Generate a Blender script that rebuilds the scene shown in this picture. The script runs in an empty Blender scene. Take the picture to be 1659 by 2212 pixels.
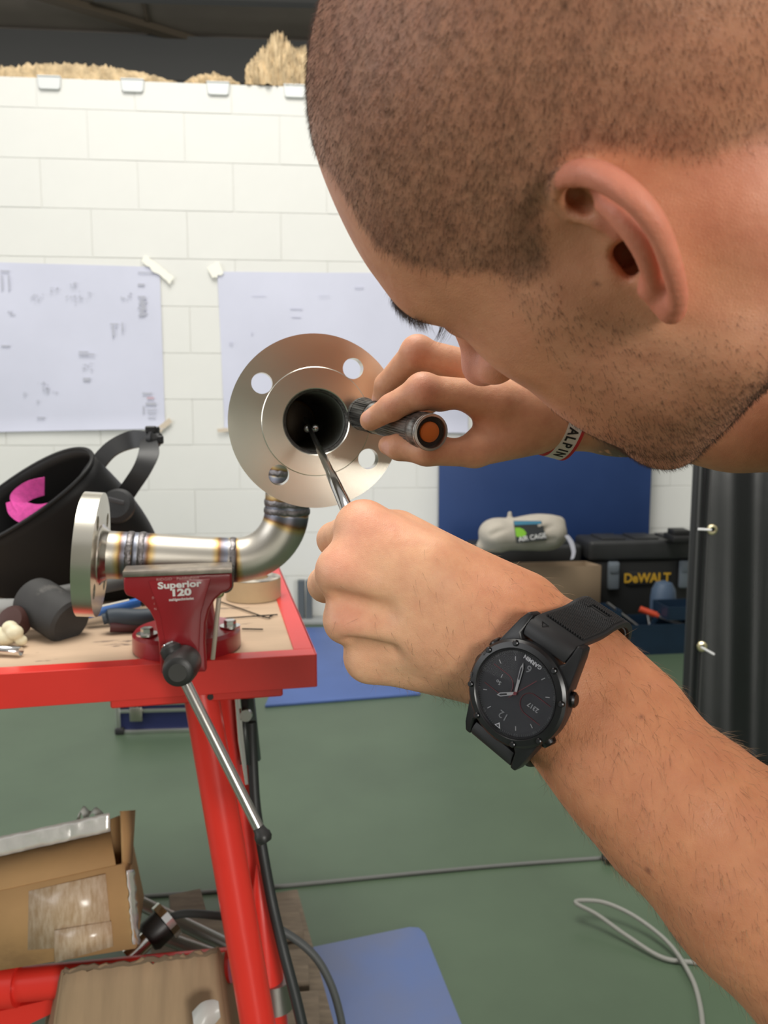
import bpy, bmesh, math, random
import numpy as np
from mathutils import Vector, Matrix

# ---------------------------------------------------------------- camera
scene = bpy.context.scene
COL = scene.collection
FPX, CX, CY = 1720.0, 829.5, 1106.0          # focal length and centre for a 1659 x 2212 frame
CAM_H, PITCH = 1.17, math.radians(7.0)
SP, CP = math.sin(PITCH), math.cos(PITCH)
cam_data = bpy.data.cameras.new('camera')
cam = bpy.data.objects.new('camera', cam_data)
COL.objects.link(cam)
cam.location = (0, 0, CAM_H)
cam.rotation_euler = (math.pi / 2 - PITCH, 0, 0)
cam_data.sensor_fit = 'VERTICAL'
cam_data.sensor_height = 36.0
cam_data.lens = 36.0 * FPX / 2212.0
cam_data.clip_start = 0.02
cam_data.clip_end = 100
cam_data.dof.use_dof = True
cam_data.dof.focus_distance = 0.46
cam_data.dof.aperture_fstop = 15.0
scene.camera = cam

# ---------------------------------------------------------------- world, lights, exposure
world = bpy.data.worlds.new('world')
scene.world = world
world.use_nodes = True
wn = world.node_tree.nodes
wn['Background'].inputs['Color'].default_value = (1.0, 0.985, 0.955, 1)
wn['Background'].inputs['Strength'].default_value = 0.46

def area_light(name, loc, target, size, size_y, power, color):
    l = bpy.data.lights.new(name, 'AREA')
    l.shape = 'RECTANGLE'; l.size = size; l.size_y = size_y
    l.energy = power; l.color = color
    o = bpy.data.objects.new(name, l); COL.objects.link(o)
    o.location = loc
    o.rotation_euler = (Vector(target) - Vector(loc)).to_track_quat('-Z', 'Y').to_euler()
    return o
area_light('skylight', (-0.6, 1.6, 5.2), (-0.3, 1.8, 0), 3.0, 2.2, 212, (1.0, 0.97, 0.9))
area_light('gate_daylight', (-4.6, -0.4, 2.6), (0.2, 1.2, 1.1), 3.0, 2.8, 90, (0.97, 0.98, 1.0))

area_light('rear_window_fill', (2.5, -5.4, 2.2), (1.2, 0.6, 1.5), 2.4, 1.8, 430, (1.0, 0.97, 0.91))  # unseen, added behind the camera to brighten the head and highlight the flange

vs = scene.view_settings
vs.view_transform = 'Standard'
vs.look = 'None'
vs.exposure = 0.0
vs.gamma = 1.0
vs.use_curve_mapping = False

# ---------------------------------------------------------------- space helpers
def cw(X, Y, Z):
    """camera-space metres (right, up, towards viewer) -> world"""
    return Vector((X, Y * SP - Z * CP, CAM_H + Y * CP + Z * SP))
def cdir(X, Y, Z):
    return Vector((X, Y * SP - Z * CP, Y * CP + Z * SP))
def C(px, py, d):
    """a place seen at pixel (px, py) that stands d metres in front of the camera plane"""
    return cw((px - CX) / FPX * d, -(py - CY) / FPX * d, -d)
def ground(px, py, z=0.0):
    """the place on the level plane z that is seen at a pixel"""
    v = cdir((px - CX) / FPX, -(py - CY) / FPX, -1.0)
    return cam.location + v * ((z - CAM_H) / v.z)
# ---------------------------------------------------------------- materials
MATS = {}
def mat(name, color=(.8,.8,.8), rough=.5, metal=0.0, noise=0.0, nscale=20.0, bump=0.0, bscale=200.0,
        stretch=(1,1,1), color2=None, coat=0.0, spec=0.5, alpha=1.0, sss=0.0, wear=None):
    if name in MATS: return MATS[name]
    m = bpy.data.materials.new(name); m.use_nodes = True
    nt = m.node_tree; N = nt.nodes; L = nt.links
    b = N['Principled BSDF']
    b.inputs['Roughness'].default_value = rough
    b.inputs['Metallic'].default_value = metal
    b.inputs['Specular IOR Level'].default_value = spec
    b.inputs['Coat Weight'].default_value = coat
    b.inputs['Coat Roughness'].default_value = .12
    b.inputs['Base Color'].default_value = (*color, 1)
    tc = N.new('ShaderNodeTexCoord'); mp = N.new('ShaderNodeMapping')
    mp.inputs['Scale'].default_value = stretch
    L.new(tc.outputs['Object'], mp.inputs['Vector'])
    if noise > 0 or color2:
        n = N.new('ShaderNodeTexNoise'); n.inputs['Scale'].default_value = nscale
        n.inputs['Detail'].default_value = 6; n.inputs['Roughness'].default_value = .6
        L.new(mp.outputs[0], n.inputs['Vector'])
        r = N.new('ShaderNodeValToRGB')
        c2 = color2 or tuple(max(0, c * (1 - noise)) for c in color)
        r.color_ramp.elements[0].position = .35; r.color_ramp.elements[0].color = (*c2, 1)
        r.color_ramp.elements[1].position = .65; r.color_ramp.elements[1].color = (*color, 1)
        L.new(n.outputs['Fac'], r.inputs[0])
        out = r.outputs[0]
        if wear:      # (color, scale, threshold, stretch) sparse marks of their own shape
            wc, ws, wt, wst = wear
            mp2 = N.new('ShaderNodeMapping'); mp2.inputs['Scale'].default_value = wst
            L.new(tc.outputs['Object'], mp2.inputs['Vector'])
            n2 = N.new('ShaderNodeTexNoise'); n2.inputs['Scale'].default_value = ws; n2.inputs['Detail'].default_value = 8
            n2.inputs['Roughness'].default_value = .65
            L.new(mp2.outputs[0], n2.inputs['Vector'])
            r2 = N.new('ShaderNodeValToRGB'); r2.color_ramp.elements[0].position = wt; r2.color_ramp.elements[1].position = wt + .07
            L.new(n2.outputs['Fac'], r2.inputs[0])
            mx = N.new('ShaderNodeMix'); mx.data_type = 'RGBA'
            mx.inputs[7].default_value = (*wc, 1)
            L.new(r2.outputs[0], mx.inputs[0]); L.new(out, mx.inputs[6]); out = mx.outputs[2]
        L.new(out, b.inputs['Base Color'])
    if bump > 0:
        n3 = N.new('ShaderNodeTexNoise'); n3.inputs['Scale'].default_value = bscale; n3.inputs['Detail'].default_value = 4
        L.new(mp.outputs[0], n3.inputs['Vector'])
        bp = N.new('ShaderNodeBump'); bp.inputs['Strength'].default_value = bump; bp.inputs['Distance'].default_value = .002
        L.new(n3.outputs['Fac'], bp.inputs['Height']); L.new(bp.outputs[0], b.inputs['Normal'])
    if alpha < 1: b.inputs['Alpha'].default_value = alpha
    if sss > 0:
        b.inputs['Subsurface Weight'].default_value = sss
        b.inputs['Subsurface Radius'].default_value = (.004, .0016, .0008)
        b.inputs['Subsurface Scale'].default_value = 1.0
    MATS[name] = m
    return m

# ---------------------------------------------------------------- objects
def link(name, me, m=None, parent=None, smooth=False, M=None):
    o = bpy.data.objects.new(name, me); COL.objects.link(o)
    if m is not None and len(me.materials) == 0: me.materials.append(m)
    if smooth:
        for p in me.polygons: p.use_smooth = True
    if M is not None: o.matrix_world = M
    if parent is not None: o.parent = parent
    return o
def tag(o, label=None, cat=None, group=None, kind=None):
    if label: o['label'] = label
    if cat: o['category'] = cat
    if group: o['group'] = group
    if kind: o['kind'] = kind
    return o
def thing(name, label, cat, M=None, group=None):
    o = bpy.data.objects.new(name, None); COL.objects.link(o)
    o.empty_display_size = .05
    if M is not None: o.matrix_world = M
    return tag(o, label, cat, group)
def frame(origin, x, z=None, y=None):
    """matrix with the given origin, x axis and (approximate) z or y axis"""
    x = Vector(x).normalized()
    if z is not None:
        z = Vector(z); z = (z - x * z.dot(x)).normalized(); y = z.cross(x)
    else:
        y = Vector(y); y = (y - x * y.dot(x)).normalized(); z = x.cross(y)
    M = Matrix((x, y, z)).transposed().to_4x4(); M.translation = Vector(origin)
    return M
def yawm(origin, deg):
    return Matrix.Translation(Vector(origin)) @ Matrix.Rotation(math.radians(deg), 4, 'Z')

class MB:
    """collects shapes into one mesh"""
    def __init__(s): s.bm = bmesh.new()
    def box(s, c, size, rot=None, bevel=0.0, seg=2):
        g = bmesh.ops.create_cube(s.bm, size=1.0)
        vs_ = g['verts']
        bmesh.ops.scale(s.bm, vec=size, verts=vs_)
        if bevel > 0:
            ed = list({e for v in vs_ for e in v.link_edges})
            r = bmesh.ops.bevel(s.bm, geom=ed, offset=bevel, segments=seg, affect='EDGES', profile=.5)
            vs_ = list({v for f in r['faces'] for v in f.verts} | {v for v in vs_ if v.is_valid})
        M = Matrix.Translation(Vector(c))
        if rot is not None: M = M @ (rot.to_4x4() if not isinstance(rot, tuple) else Matrix.Rotation(rot[0], 4, rot[1]))
        bmesh.ops.transform(s.bm, matrix=M, verts=vs_)
        return s
    def tube(s, pts, r, n=16, caps=True, up=None):
        """swept circle; r a number or one per point"""
        pts = [Vector(p) for p in pts]
        rs = r if isinstance(r, (list, tuple)) else [r] * len(pts)
        rings = []; prev = None
        for i, p in enumerate(pts):
            a = pts[max(0, i - 1)]; b = pts[min(len(pts) - 1, i + 1)]
            t = (b - a)
            if t.length < 1e-9: t = Vector((0, 0, 1))
            t.normalize()
            if prev is None:
                u = t.orthogonal().normalized()
            else:
                u = prev - t * prev.dot(t)
                u = u.normalized() if u.length > 1e-6 else t.orthogonal().normalized()
            prev = u; w = t.cross(u)
            rings.append([s.bm.verts.new(p + (u * math.cos(k * 2 * math.pi / n) + w * math.sin(k * 2 * math.pi / n)) * rs[i]) for k in range(n)])
        for i in range(len(rings) - 1):
            for k in range(n):
                s.bm.faces.new((rings[i][k], rings[i][(k + 1) % n], rings[i + 1][(k + 1) % n], rings[i + 1][k]))
        if caps:
            s.bm.faces.new(list(reversed(rings[0]))); s.bm.faces.new(rings[-1])
        return s
    def lathe(s, prof, n=32, M=None, a0=0.0, a1=2 * math.pi):
        """prof: (radius, height) about z"""
        full = abs(a1 - a0 - 2 * math.pi) < 1e-6
        cols = n if full else n + 1
        M = M or Matrix.Identity(4)
        rows = []
        for rr, h in prof:
            if rr < 1e-7:
                rows.append([s.bm.verts.new(M @ Vector((0, 0, h)))]); continue
            rows.append([s.bm.verts.new(M @ Vector((rr * math.cos(a0 + (a1 - a0) * k / n), rr * math.sin(a0 + (a1 - a0) * k / n), h))) for k in range(cols)])
        for i in range(len(rows) - 1):
            A, B = rows[i], rows[i + 1]
            for k in range(n):
                k2 = (k + 1) % cols
                if len(A) == 1 and len(B) == 1: continue
                if len(A) == 1: f = (A[0], B[k2], B[k])
                elif len(B) == 1: f = (A[k], A[k2], B[0])
                else: f = (A[k], A[k2], B[k2], B[k])
                try: s.bm.faces.new(f)
                except ValueError: pass
        return s
    def prism(s, poly, z0, z1, M=None):
        """polygon in xy extruded along z"""
        M = M or Matrix.Identity(4)
        a = [s.bm.verts.new(M @ Vector((x, y, z0))) for x, y in poly]
        b = [s.bm.verts.new(M @ Vector((x, y, z1))) for x, y in poly]
        n = len(poly)
        s.bm.faces.new(list(reversed(a))); s.bm.faces.new(b)
        for k in range(n): s.bm.faces.new((a[k], a[(k + 1) % n], b[(k + 1) % n], b[k]))
        return s
    def grid(s, fn, nu, nv):
        g = [[s.bm.verts.new(fn(i / nu, j / nv)) for j in range(nv + 1)] for i in range(nu + 1)]
        for i in range(nu):
            for j in range(nv):
                s.bm.faces.new((g[i][j], g[i + 1][j], g[i + 1][j + 1], g[i][j + 1]))
        return s
    def add(s, me, M=None):
        n0 = len(s.bm.verts); s.bm.from_mesh(me); s.bm.verts.ensure_lookup_table()
        if M is not None: bmesh.ops.transform(s.bm, matrix=M, verts=s.bm.verts[n0:])
        return s
    def bevel_all(s, w, seg=2, ang=30):
        bmesh.ops.recalc_face_normals(s.bm, faces=s.bm.faces)
        ed = [e for e in s.bm.edges if len(e.link_faces) == 2 and e.calc_face_angle(0) > math.radians(ang)]
        bmesh.ops.bevel(s.bm, geom=ed, offset=w, segments=seg, affect='EDGES', profile=.5, clamp_overlap=True)
        return s
    def mesh(s, name, smooth=True, ang=35):
        bmesh.ops.recalc_face_normals(s.bm, faces=s.bm.faces)
        me = bpy.data.meshes.new(name)
        if smooth:
            for f in s.bm.faces: f.smooth = True
            for e in s.bm.edges:
                e.smooth = not (len(e.link_faces) == 2 and e.calc_face_angle(0) > math.radians(ang))
        s.bm.to_mesh(me); s.bm.free()
        return me
    def build(s, name, m, parent=None, M=None, smooth=True, ang=35):
        return link(name, s.mesh(name, smooth, ang), m, parent, M=M)

def obj_eval_mesh(o):
    dg = bpy.context.evaluated_depsgraph_get(); dg.update()
    me = bpy.data.meshes.new_from_object(o.evaluated_get(dg), depsgraph=dg)
    return me
def solidify(o, t, offset=-1.0):
    md = o.modifiers.new('thickness', 'SOLIDIFY'); md.thickness = t; md.offset = offset
    return o
def outline_mesh(loops, depth, bevel=0.0, name='plate'):
    """flat plate from closed xy outlines (holes cut where they nest), centred on z"""
    cu = bpy.data.curves.new(name, 'CURVE'); cu.dimensions = '2D'; cu.fill_mode = 'BOTH'
    cu.extrude = depth / 2; cu.bevel_depth = bevel; cu.bevel_resolution = 1
    for lp in loops:
        sp = cu.splines.new('POLY'); sp.points.add(len(lp) - 1)
        for p, (x, y) in zip(sp.points, lp): p.co = (x, y, 0, 1)
        sp.use_cyclic_u = True
    o = bpy.data.objects.new(name, cu); COL.objects.link(o)
    me = obj_eval_mesh(o); bpy.data.objects.remove(o); bpy.data.curves.remove(cu)
    bm = bmesh.new(); bm.from_mesh(me); bmesh.ops.remove_doubles(bm, verts=bm.verts, dist=1e-6)
    bmesh.ops.recalc_face_normals(bm, faces=bm.faces)
    for f in bm.faces: f.smooth = True
    for e in bm.edges: e.smooth = not (len(e.link_faces) == 2 and e.calc_face_angle(0) > math.radians(35))
    bm.to_mesh(me); bm.free(); me.materials.clear()
    return me
def circle(r, n=64, c=(0, 0)):
    return [(c[0] + r * math.cos(2 * math.pi * k / n), c[1] + r * math.sin(2 * math.pi * k / n)) for k in range(n)]
def text_mesh(s, size, depth=0.0002, bold=0.0, xscale=1.0, align='CENTER'):
    cu = bpy.data.curves.new('lettering', 'FONT'); cu.body = s; cu.size = size; cu.extrude = depth
    cu.offset = bold; cu.align_x = align; cu.align_y = 'CENTER'; cu.resolution_u = 3
    o = bpy.data.objects.new('lettering', cu); COL.objects.link(o)
    me = obj_eval_mesh(o); bpy.data.objects.remove(o); bpy.data.curves.remove(cu)
    me.materials.clear()
    if xscale != 1.0: me.transform(Matrix.Diagonal((xscale, 1, 1, 1)))
    return me
def smooth_path(pts, n=8):
    """Catmull-Rom through points"""
    P = [Vector(p) for p in pts]; out = []
    for i in range(len(P) - 1):
        p0 = P[max(i - 1, 0)]; p1 = P[i]; p2 = P[i + 1]; p3 = P[min(i + 2, len(P) - 1)]
        for k in range(n):
            t = k / n
            out.append(.5 * ((2 * p1) + (p2 - p0) * t + (2 * p0 - 5 * p1 + 4 * p2 - p3) * t * t + (-p0 + 3 * p1 - 3 * p2 + p3) * t ** 3))
    out.append(P[-1]); return out

# ---------------------------------------------------------------- implicit surfaces for bodies
class SDF:
    """smooth union / subtraction of round cones and ellipsoids, meshed on a sparse grid"""
    def __init__(s): s.p = []
    def cone(s, a, b, ra, rb, k=.006, op='add'):
        a = np.array(a, float); b = np.array(b, float)
        m = max(ra, rb) + k * 1.4 + .005
        s.p.append(dict(t='c', a=a, b=b, ra=ra, rb=rb, k=k, op=op, lo=np.minimum(a, b) - m, hi=np.maximum(a, b) + m)); return s
    def chain(s, pts, rs, k=.006, op='add', kin=.003):
        for i in range(len(pts) - 1):
            s.cone(pts[i], pts[i + 1], rs[i], rs[i + 1], k if i == 0 else kin, op)
        return s
    def ell(s, c, r, R=None, k=.006, op='add'):
        c = np.array(c, float); r = np.array(r, float); R = np.eye(3) if R is None else np.array(R, float)
        m = r.max() + k * 2.2 + .008
        s.p.append(dict(t='e', c=c, r=r, R=R, k=k, op=op, lo=c - m, hi=c + m)); return s
    @staticmethod
    def dist(p, X):
        if p['t'] == 'c':
            a, b, ra, rb = p['a'], p['b'], p['ra'], p['rb']
            ba = b - a; l2 = ba @ ba
            h = np.clip(((X - a) @ ba) / l2, 0, 1)
            # simple tapered capsule
            d = X - a - h[..., None] * ba
            return np.sqrt((d * d).sum(-1)) - (ra + (rb - ra) * h)
        q = (X - p['c']) @ p['R']           # columns of R are the axes
        k0 = np.sqrt(((q / p['r']) ** 2).sum(-1)); k1 = np.sqrt(((q / p['r'] ** 2) ** 2).sum(-1)) + 1e-9
        return k0 * (k0 - 1) / k1
    def eval(s, X, prims=None):
        d = np.full(X.shape[:-1], 1.0)
        for p in (s.p if prims is None else prims):
            e = s.dist(p, X); k = p['k']
            if p['op'] == 'add':
                h = np.maximum(k - np.abs(d - e), 0) / k
                d = np.minimum(d, e) - h * h * k * .25
            else:
                e = -e
                h = np.maximum(k - np.abs(d - e), 0) / k
                d = np.maximum(d, e) + h * h * k * .25
        return d
    def mesh(s, name, h, B=20, lo=None, hi=None, post=None):
        if lo is None: lo = np.min([p['lo'] for p in s.p if p['op'] == 'add'], 0)
        if hi is None: hi = np.max([p['hi'] for p in s.p if p['op'] == 'add'], 0)
        lo = np.array(lo) - 2 * h
        nb = np.ceil((np.array(hi) - lo) / (h * B)).astype(int) + 1
        plo = np.array([p['lo'] for p in s.p]); phi = np.array([p['hi'] for p in s.p])
        cid, cpos, quads = [], [], []
        N = (nb * B + 3)
        ax = np.arange(-1, B + 1)           # nodes -1..B : cells -1..B-1
        off = np.array([(i, j, k) for i in (0, 1) for j in (0, 1) for k in (0, 1)])
        for bi in np.ndindex(*nb):
            b0 = lo + np.array(bi) * B * h
            bl = b0 - h; bh = b0 + (B + 1) * h
            hit = np.nonzero(np.all((plo <= bh) & (phi >= bl), 1))[0]
            if not any(s.p[i]['op'] == 'add' for i in hit): continue
            pr = [s.p[i] for i in hit]
            cc = (bl + bh) / 2; hd = np.linalg.norm(bh - bl) / 2
            test = cc + (np.array([(0, 0, 0)] + [(i, j, k) for i in (-1, 1) for j in (-1, 1) for k in (-1, 1)]) * (bh - bl) / 4)
            dt = s.eval(test, pr)
            if dt.min() > hd * .9 or dt.max() < -hd * .9: continue
            g = np.stack(np.meshgrid(ax, ax, ax, indexing='ij'), -1)
            X = b0 + g * h
            D = s.eval(X, pr)
            if post is not None: D = post(X, D)
            if D.min() > 0 or D.max() < 0: continue
            n = B + 1
            S = D < 0
            cnt = sum(S[o[0]:o[0] + n, o[1]:o[1] + n, o[2]:o[2] + n].astype(np.int8) for o in off)
            act = np.argwhere((cnt > 0) & (cnt < 8))
            if len(act) == 0: continue
            # vertex = mean of edge crossings
            acc = np.zeros((len(act), 3)); w = np.zeros(len(act))
            for a_ in range(3):
                for o in off:
                    if o[a_]: continue
                    p0 = act + o; p1 = p0.copy(); p1[:, a_] += 1
                    d0 = D[tuple(p0.T)]; d1 = D[tuple(p1.T)]
                    x = (d0 < 0) != (d1 < 0)
                    t = np.where(x, d0 / np.where(x, d0 - d1, 1), 0)
                    pos = p0.astype(float); pos[:, a_] += t
                    acc += np.where(x[:, None], pos, 0); w += x
            acc /= w[:, None]
            gc = act - 1 + np.array(bi) * B + 1
            key = (gc[:, 0].astype(np.int64) * N[1] + gc[:, 1]) * N[2] + gc[:, 2]
            cid.append(key); cpos.append(b0 + (acc - 1) * h)
            # quads for edges starting at nodes 0..B-1 of this block
            for a_ in range(3):
                sl0 = [slice(1, B + 1)] * 3; sl1 = list(sl0); sl1[a_] = slice(2, B + 2)
                A0 = S[tuple(sl0)]; A1 = S[tuple(sl1)]
                e = np.argwhere(A0 != A1)
                if len(e) == 0: continue
                flip = A0[tuple(e.T)]
                base = e.copy()
                base += 1
                gcb = base - 1 + np.array(bi) * B + 1      # global node index (+1)
                u, v = (a_ + 1) % 3, (a_ + 2) % 3
                q = []
                for du, dv in ((-1, -1), (0, -1), (0, 0), (-1, 0)):
                    c_ = gcb.copy(); c_[:, u] += du; c_[:, v] += dv
                    q.append((c_[:, 0].astype(np.int64) * N[1] + c_[:, 1]) * N[2] + c_[:, 2])
                q = np.stack(q, 1); q[~flip] = q[~flip][:, ::-1]
                quads.append(q)
        cid = np.concatenate(cid); cpos = np.concatenate(cpos); quads = np.concatenate(quads)
        uid, idx = np.unique(cid, return_index=True)
        V = cpos[idx]
        Qi = np.searchsorted(uid, quads); Qi = np.minimum(Qi, len(uid) - 1)
        ok = np.all(uid[Qi] == quads, 1)
        Qi = Qi[ok]
        me = bpy.data.meshes.new(name)
        me.vertices.add(len(V)); me.vertices.foreach_set('co', V.astype(np.float32).ravel())
        me.loops.add(Qi.size); me.loops.foreach_set('vertex_index', Qi.astype(np.int32).ravel())
        me.polygons.add(len(Qi))
        me.polygons.foreach_set('loop_start', np.arange(0, Qi.size, 4, dtype=np.int32))
        me.polygons.foreach_set('loop_total', np.full(len(Qi), 4, np.int32))
        me.polygons.foreach_set('use_smooth', np.ones(len(Qi), bool))
        me.update(calc_edges=True); me.validate()
        return me, V, Qi
# ---------------------------------------------------------------- the hall
# level, whitewashed sand-lime block partition
WYAW = 5.0
W0 = Vector((-.34, 4.50, 0))                       # a point on the face of the partition
WM = yawm(W0, WYAW)                                # wall frame: x along the wall, y into it
def on_wall(px, py, proud=0.0):
    """wall-frame place seen at a pixel"""
    n = WM.to_3x3() @ Vector((0, 1, 0)); o = W0 - n * proud
    v = cdir((px - CX) / FPX, -(py - CY) / FPX, -1.0)
    p = cam.location + v * ((o - cam.location).dot(n) / v.dot(n))
    return WM.inverted() @ p

floor_m = mat('green_floor_paint', (.085, .128, .078), .42, noise=.18, nscale=1.7, bump=.04, bscale=40, wear=((.155, .195, .145), 9, .70, (1, 1, 1)))
m = MB(); m.box((0, 3, -.05), (14, 16, .1))
tag(m.build('floor', floor_m), kind='structure')

mortar = mat('white_mortar', (.70, .70, .67), .9)
blockm = mat('whitewashed_block', (.745, .745, .715), .8, noise=.03, nscale=3, bump=.05, bscale=60)
wall = MB().box((0, .070, 1.45), (9.0, .149, 2.90)).build('wall_back', mortar, M=WM)
tag(wall, kind='structure')
bme = {}
def block_mesh(L, H):
    k = (round(L, 3), round(H, 3))
    if k not in bme:
        bme[k] = MB().box((0, 0, 0), (L - .0035, .02, H - .0035), bevel=.0015, seg=1).mesh('block')
    return bme[k]
rb = random.Random(3)
for row in range(12):
    z0 = row * .25; hgt = .25 if row < 11 else .15
    if hgt <= 0: continue
    shift = (.0, .25)[row % 2] + .03
    for k in range(-9, 9):
        x = k * .5 + shift
        if x < -4.2 or x > 4.2: continue
        o = link('block', block_mesh(.5, hgt), blockm, wall)
        o.location = (x, .0015 + rb.uniform(-.0012, .0012), z0 + hgt / 2)

# wall-top clips that hold the boards
clipm = mat('clip_plastic', (.70, .72, .72), .45)
for k, px in enumerate((106, 286, 471, 637)):
    p = on_wall(px, 184 + k * 4, .02)
    c = MB()
    c.prism([(-.060, .03), (.060, .03), (.055, -.022), (.045, -.032), (-.045, -.032), (-.055, -.022)], -.006, .006, Matrix.Rotation(math.radians(90), 4, 'X'))
    c.box((0, .03, .032), (.12, .08, .008))
    c.bevel_all(.003, 1)
    q = c.build('wall_clip', clipm, M=WM @ Matrix.Translation((p.x, -.016, 2.872)))
    tag(q, ['white clip on the top wall edge, leftmost of the four', 'white clip on the top wall edge, second from the left', 'white clip on the top wall edge, third from the left', 'white clip on the top wall edge nearest the man\'s head'][k], 'clip', 'clips along the wall top')

# mineral wool lying on top of the partition
def wool(name, x0, x1, hfun, depth, label, seed):
    r = random.Random(seed); n = 120; mm = 20
    P = [[0] * (mm + 1) for _ in range(n + 1)]
    b = MB()
    ph = [(r.uniform(0, 6.28), r.uniform(18, 90), r.uniform(10, 60)) for _ in range(10)]
    def fn(u, v):
        x = x0 + (x1 - x0) * u
        a = math.pi * v
        h = hfun(u)
        j = sum(math.sin(p + fx * x * 1.7 + fy * v * .6) for p, fx, fy in ph) / 10
        j2 = r.uniform(-1, 1)
        rad = 1 + .30 * j + .13 * j2
        return Vector((x + r.uniform(-.004, .004), .075 - math.cos(a) * depth * rad, 2.90 + max(0, math.sin(a)) * h * rad))
    b.grid(fn, n, mm)
    o = b.build(name, mat('mineral_wool', (.66, .50, .30), .95, noise=.45, nscale=18, bump=1.0, bscale=70), M=WM, ang=180)
    return tag(o, label, 'insulation', 'insulation on the wall top')
xl = on_wall(20, 165).x; xr = on_wall(390, 178).x
wool('insulation_wool', xl - .25, xr, lambda u: .012 + .085 * max(0, math.sin(math.pi * min(1, u * 1.02))) ** .7, .07, 'long low strip of yellow mineral wool on the wall top', 1)
xl = on_wall(396, 178).x; xr = on_wall(520, 183).x
wool('insulation_wool', xl, xr, lambda u: .012 + .058 * math.sin(math.pi * u) ** .6, .07, 'short flat tuft of yellow mineral wool between the strip and the tall heap', 2)
def heap_h(u): return .02 + .20 * (max(0, math.sin(math.pi * min(1, .03 + u * .9))) ** .36) * (.98 + .34 * math.exp(-((u - .38) / .13) ** 2))
xl = on_wall(530, 183).x; xr = on_wall(700, 188).x
wool('insulation_wool', xl, xr, heap_h, .09, 'tall shaggy heap of yellow mineral wool beside the man\'s head', 4)

# dark roof of the hall beyond the partition
roofm = mat('dark_roof_panel', (.36, .315, .265), .85, noise=.2, nscale=.6)
beamm = mat('dark_beam', (.15, .152, .150), .7)
bracem = mat('brown_brace', (.17, .135, .095), .7)
m = MB(); m.box((0, 11.0, 5.05), (22, 12.6, .1))
tag(m.build('ceiling', roofm), kind='structure')
m = MB(); m.box((0, 17.2, 2.5), (22, .2, 5.2))
tag(m.build('wall_far', roofm), kind='structure')
hallm = mat('hall_cladding', (.40, .39, .36), .8, noise=.1, nscale=1)
m = MB(); m.box((0, -5.6, 2.3), (16, .2, 4.6)); tag(m.build('wall_front', hallm), kind='structure')
m = MB(); m.box((6.9, 3, 2.3), (.2, 17, 4.6)); tag(m.build('wall_right', hallm), kind='structure')
def roof_pt(px, py, z=4.9): return ground(px, py, z)
def beam(name, a, b, w, h, mt):
    a, b = Vector(a), Vector(b); L = (b - a).length
    return tag(MB().box((L / 2, 0, 0), (L, w, h)).build(name, mt, M=frame(a, b - a, z=(0, 0, 1))), kind='structure')
a, b = roof_pt(-500, 95, 4.75), roof_pt(900, 150, 4.75)
beam('trim_1', a, b, .10, .42, beamm)
a, b = roof_pt(60, -20, 4.96), roof_pt(580, 138, 4.96)
beam('trim_2', a, b, .12, .06, bracem)
a, b = roof_pt(300, -40, 4.99), roof_pt(345, 170, 4.99)
beam('trim_3', a, b, .04, .03, bracem)
a, b = roof_pt(200, -12, 4.97), roof_pt(1000, 12, 4.97)
beam('trim_4', a, b, .10, .08, beamm)

# ---------------------------------------------------------------- drawings taped to the wall
paper = mat('drawing_paper', (.615, .630, .755), .65, noise=.05, nscale=2.5, bump=.06, bscale=6)
ink = mat('drawing_ink', (.45, .46, .53), .8)
redink = mat('drawing_red_ink', (.55, .38, .44), .8)
def sheet(corners, label, seed):
    pts = [on_wall(x, y) for x, y in corners]        # tl, tr, br, bl
    x0 = min(pts[0].x, pts[3].x); z0 = pts[2].z
    w = pts[1].x - pts[0].x; h = pts[0].z - pts[3].z
    r = random.Random(seed)
    ph = [r.uniform(0, 6.28) for _ in range(4)]
    def fn(u, v):
        p = pts[3].lerp(pts[2], u).lerp(pts[0].lerp(pts[1], u), v)
        lift = .006 + .004 * math.sin(5 * u + ph[0]) * math.sin(4 * v + ph[1]) + .0025 * math.sin(11 * u + 7 * v + ph[2])
        lift += .010 * max(0, (.06 - v) / .06) ** 2
        return Vector((p.x, -.010 - max(lift, .001), p.z))
    b = MB(); b.grid(fn, 30, 20)
    root = b.build('technical_drawing', paper, M=WM, ang=180)
    tag(root, label, 'drawing', 'drawings on the wall')
    return root, fn
shA, fA = sheet([(-260, 560), (346, 578), (358, 926), (-260, 938)], 'large pipework drawing sheet taped to the wall left of the flange', 1)
shB, fB = sheet([(470, 588), (1010, 592), (1010, 935), (486, 926)], 'creased blank drawing sheet taped to the wall behind the flange', 2)
def inkmark(px, py, w, h, mt, root=None, ring=False):
    p = on_wall(px, py); sc = 2.6e-3
    c = MB()
    if ring: c.lathe([(w * sc / 2, -.0002), (w * sc / 2, .0002), (w * sc * .30, .0002), (w * sc * .30, -.0002)], 12, Matrix.Rotation(math.radians(90), 4, 'X'))
    else: c.box((0, 0, 0), (w * sc, .0004, h * sc))
    return c, Matrix.Translation((p.x, -.0245, p.z))
def marks(root, lst, mt, name):
    c = MB()
    for q in lst:
        b, M = inkmark(*q[:4], mt, ring=len(q) > 4)
        me_ = b.mesh('x'); c.add(me_, M); bpy.data.meshes.remove(me_)
    o = c.build(name, mt, root); o['kind'] = 'stuff'
    o.matrix_parent_inverse = Matrix.Identity(4)
    return o
r = random.Random(9)
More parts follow.
